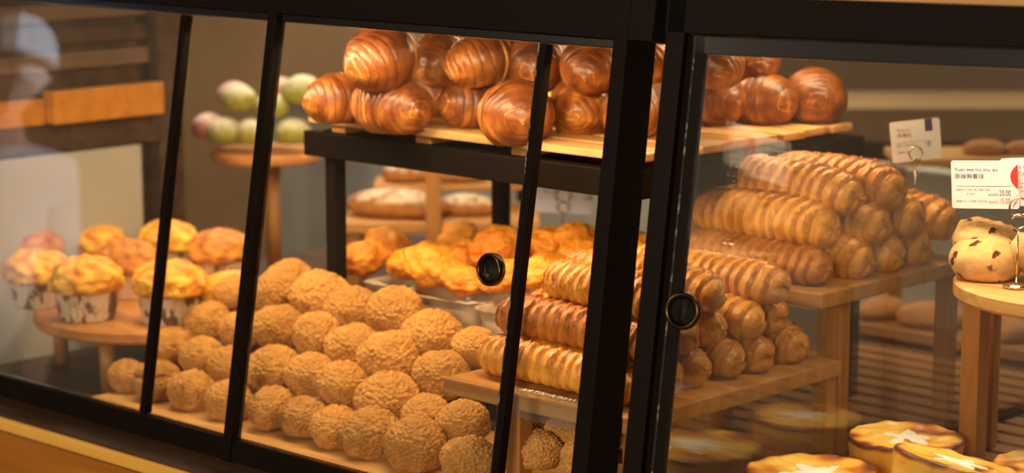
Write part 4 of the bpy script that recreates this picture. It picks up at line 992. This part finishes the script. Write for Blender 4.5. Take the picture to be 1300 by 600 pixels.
# ------------------------------------------------------------------ customer mirrored in the left glass door
def skin_mesh(verts, edges, radii, sub=2):
    me = bpy.data.meshes.new('skeleton'); me.from_pydata(verts, edges, []); o = bpy.data.objects.new('skeleton', me); COL.objects.link(o)
    md = o.modifiers.new('skin', 'SKIN'); md.use_smooth_shade = True
    for v, r in zip(me.skin_vertices[0].data, radii): v.radius = (r, r) if not isinstance(r, tuple) else r
    me.skin_vertices[0].data[0].use_root = True
    sb = o.modifiers.new('sub', 'SUBSURF'); sb.levels = sub; sb.render_levels = sub
    bpy.context.view_layer.update()
    r = bpy.data.meshes.new_from_object(o.evaluated_get(bpy.context.evaluated_depsgraph_get()))
    bpy.data.objects.remove(o); bpy.data.meshes.remove(me); return r
M['skin'] = plain('skin', (0.34, 0.20, 0.14), 0.5); M['hair'] = plain('black hair', (0.012, 0.010, 0.009), 0.5)
M['cloth_blue'] = noisy('pale blue cotton', [(0.3, (0.50, 0.60, 0.76)), (0.7, (0.62, 0.70, 0.84))], scale=9, rough=0.85)
M['cap_blue'] = noisy('pale blue grey cap cloth', [(0.3, (0.62, 0.70, 0.78)), (0.7, (0.74, 0.80, 0.86))], scale=14, rough=0.85)
M['denim'] = noisy('dark trousers', [(0.3, (0.03, 0.035, 0.05)), (0.7, (0.05, 0.06, 0.085))], scale=30, rough=0.85)
V = [(0, 0, 0.92), (0, 0, 1.08), (0, 0.01, 1.25), (0, 0.0, 1.37), (0, 0.01, 1.43), (0, 0.03, 1.49)]; RR = [(0.15, 0.105), (0.135, 0.10), (0.155, 0.11), (0.12, 0.075), 0.052, 0.05]
E_ = [(0, 1), (1, 2), (2, 3), (3, 4), (4, 5)]
def chain(start, pts, rads):
    k = start
    for p, r in zip(pts, rads):
        V.append(p); RR.append(r); E_.append((k, len(V) - 1)); k = len(V) - 1
    return k
for sx in (-1, 1):
    chain(0, [(sx * 0.09, 0, 0.84), (sx * 0.10, 0.01, 0.48), (sx * 0.10, -0.01, 0.10), (sx * 0.11, 0.05, 0.045), (sx * 0.12, 0.14, 0.03)], [0.09, 0.058, 0.040, 0.040, 0.032])
    wr = chain(3, [(sx * 0.155, 0, 1.355), (sx * 0.215, 0.0, 1.10), (sx * 0.20, 0.12, 0.90), (sx * 0.19, 0.17, 0.835)], [0.058, 0.043, 0.029, 0.030])
    for q in range(4):
        fx = sx * (0.172 + 0.013 * q); ln = (0.07, 0.08, 0.075, 0.058)[q]
        chain(wr, [(fx, 0.195, 0.79), (fx, 0.21, 0.79 - ln * 0.55), (fx, 0.205, 0.79 - ln)], [0.010, 0.009, 0.008])
    chain(wr, [(sx * 0.160, 0.195, 0.82), (sx * 0.148, 0.222, 0.79)], [0.011, 0.009])
bodym = skin_mesh(V, E_, RR, 1)
person = thing('person', 'person in pale blue cap and shirt, mirrored faintly in the left glass door', 'person', (-2.21, -0.865, 0), math.radians(-62))
person.scale = (0.935, 0.935, 0.935)
bm = bmesh.new(); bm.from_mesh(bodym)
HC = Vector((0, 0.045, 1.575))
hb = bmesh.new(); bmesh.ops.create_icosphere(hb, subdivisions=4, radius=1.0)
for v in hb.verts:
    d = v.co.normalized(); p = Vector((d.x * 0.075, d.y * 0.095, d.z * 0.112))
    if d.z < 0: p.x *= 1 + 0.28 * d.z; p.y *= 1 + 0.12 * d.z
    if d.y > 0:
        nose = math.exp(-((d.x / 0.16) ** 2 + ((d.z + 0.12) / 0.20) ** 2)); p.y += 0.020 * nose
        for ex in (-0.36, 0.36): p.y -= 0.012 * math.exp(-(((d.x - ex) / 0.15) ** 2 + ((d.z - 0.10) / 0.11) ** 2))
        p.y += 0.006 * math.exp(-((d.x / 0.3) ** 2 + ((d.z + 0.48) / 0.07) ** 2))
    for ex in (-1, 1): p.x += ex * 0.016 * math.exp(-(((d.x - ex) / 0.3) ** 2 + ((d.y + 0.05) / 0.16) ** 2 + ((d.z) / 0.22) ** 2))
    v.co = HC + p
tmp = bpy.data.meshes.new('head'); hb.to_mesh(tmp); hb.free(); bm.from_mesh(tmp)
from_bm('body', bm, 'skin', person, True)
sh = skin_mesh([(0, 0, 0.82), (0, 0, 1.04), (0, 0.01, 1.25), (0, 0.0, 1.375), (0, 0.01, 1.41), (0.155, 0, 1.36), (0.215, 0, 1.14), (-0.155, 0, 1.36), (-0.215, 0, 1.14)], [(0, 1), (1, 2), (2, 3), (3, 4), (3, 5), (5, 6), (3, 7), (7, 8)],
               [(0.205, 0.160), (0.180, 0.135), (0.18, 0.125), (0.135, 0.092), 0.066, 0.072, 0.060, 0.072, 0.060], 2)
link('shirt', sh, 'cloth_blue', person)
tr_ = skin_mesh([(0, 0, 0.93), (0, 0, 0.87), (0.09, 0, 0.82), (0.10, 0.01, 0.48), (0.10, -0.005, 0.09), (-0.09, 0, 0.82), (-0.10, 0.01, 0.48), (-0.10, -0.005, 0.09)], [(0, 1), (1, 2), (2, 3), (3, 4), (1, 5), (5, 6), (6, 7)],
               [(0.155, 0.112), (0.15, 0.11), 0.100, 0.068, 0.055, 0.100, 0.068, 0.055], 2)
link('trousers', tr_, 'denim', person)
for sx in (-1, 1):
    link('shoe', skin_mesh([(sx * 0.105, -0.03, 0.045), (sx * 0.11, 0.06, 0.045), (sx * 0.122, 0.16, 0.036)], [(0, 1), (1, 2)], [(0.045, 0.045), (0.048, 0.044), (0.044, 0.035)], 2), 'hair', person)
bm = bmesh.new(); bmesh.ops.create_icosphere(bm, subdivisions=4, radius=1.0)
for v in bm.verts:
    d = v.co.normalized(); v.co = HC + Vector((d.x * 0.086, d.y * 0.104 - 0.006, d.z * 0.118))
bmesh.ops.delete(bm, geom=[v for v in bm.verts if v.co.y > HC.y + 0.03 - 0.4 * max(0, HC.z + 0.03 - v.co.z) or v.co.z < HC.z - 0.09], context='VERTS')
from_bm('hair', bm, 'hair', person, True)
bm = bmesh.new(); bmesh.ops.create_icosphere(bm, subdivisions=4, radius=1.0)
for v in bm.verts:
    d = v.co.normalized(); v.co = HC + Vector((d.x * 0.094, d.y * 0.113, 0.028 + d.z * 0.108))
bmesh.ops.delete(bm, geom=[v for v in bm.verts if v.co.z < HC.z + 0.030], context='VERTS')
n = 24; top = []; bot = []
for i in range(n + 1):
    a = PI * (0.08 + 0.84 * i / n); top.append((bm.verts.new(HC + Vector((0.092 * math.cos(a), 0.110 * math.sin(a), 0.040))), bm.verts.new(HC + Vector((0.098 * math.cos(a), 0.112 * math.sin(a) + 0.085 * math.sin(a) ** 1.5, 0.026 + 0.004 * math.sin(a))))))
    bot.append(tuple(bm.verts.new(x.co - Vector((0, 0, 0.005))) for x in top[-1]))
for i in range(n):
    for q in (top, bot): bm.faces.new((q[i][0], q[i + 1][0], q[i + 1][1], q[i][1]))
    bm.faces.new((top[i][1], top[i + 1][1], bot[i + 1][1], bot[i][1]))
from_bm('cap', bm, 'cap_blue', person, True)

# ------------------------------------------------------------------ lights
def area(name, loc, sx, sy, power, col, rot=(0, 0, 0), spread=PI):
    l = bpy.data.lights.new(name, 'AREA'); l.shape = 'RECTANGLE'; l.size = sx; l.size_y = sy; l.energy = power; l.color = col; l.spread = spread
    o = bpy.data.objects.new(name, l); COL.objects.link(o); o.location = loc; o.rotation_euler = rot; return o
WARM = (1.0, 0.70, 0.37)
def aim(name, loc, target, sx, sy, power, col, spread=PI):
    o = area(name, loc, sx, sy, power, col, (0, 0, 0), spread)
    o.rotation_euler = (Vector(target) - Vector(loc)).to_track_quat('-Z', 'Y').to_euler(); return o
aim('case_led_front', (-0.22, 0.135, 1.420), (-0.22, 0.30, 1.0), 1.1, 0.02, 7.0, WARM)
area('case_led_rear', (-0.2, 0.66, 1.475), 1.15, 0.06, 9.0, WARM)
area('corner_case_led', (0.64, 0.40, 1.47), 0.30, 0.10, 1.5, (1.0, 0.76, 0.46), (0, 0, A2), math.radians(110))
aim('shop_spot_left', (-0.8, -2.6, 2.15), (-0.3, 0.3, 1.15), 0.5, 0.5, 30.0, (1.0, 0.80, 0.58))
aim('front_fill_right', (2.2, -3.1, 1.98), (0.2, 0.5, 1.25), 0.5, 0.4, 76.0, (1.0, 0.80, 0.58))  # added low fill near the camera, reaches the croissants below the top rail
aim('shelf_fill', (-0.05, SY0 + 0.02, SZ - 0.045), (-0.05, SY0 + 0.25, 1.0), 0.5, 0.015, 0.45, WARM)  # added fill without a fixture, brightens the savory breads under the shelf
area('background_lamp', (-1.5, 1.5, 2.6), 1.2, 1.2, 75.0, (1.0, 0.82, 0.62))
area('background_lamp_right', (1.0, 3.0, 2.7), 1.5, 1.5, 80.0, (1.0, 0.80, 0.58))
aim('person_beam', (0.2, -3.3, 2.2), (-2.21, -0.865, 1.58), 0.4, 0.4, 19.0, (0.66, 0.83, 1.0), math.radians(15))  # added narrow blue beam that makes the mirrored person visible in the glass
wd = bpy.data.worlds.new('world'); S.world = wd; wd.use_nodes = True
wd.node_tree.nodes['Background'].inputs[0].default_value = (0.9, 0.75, 0.6, 1); wd.node_tree.nodes['Background'].inputs[1].default_value = 0.05

S.view_settings.view_transform = 'Standard'; S.view_settings.look = 'None'; S.view_settings.gamma = 1.0; S.view_settings.exposure = 0.06
S.view_settings.use_curve_mapping = False
try:
    S.cycles.use_denoising = True; S.cycles.max_bounces = 10; S.cycles.transparent_max_bounces = 24; S.cycles.caustics_reflective = False; S.cycles.caustics_refractive = False
except Exception: pass
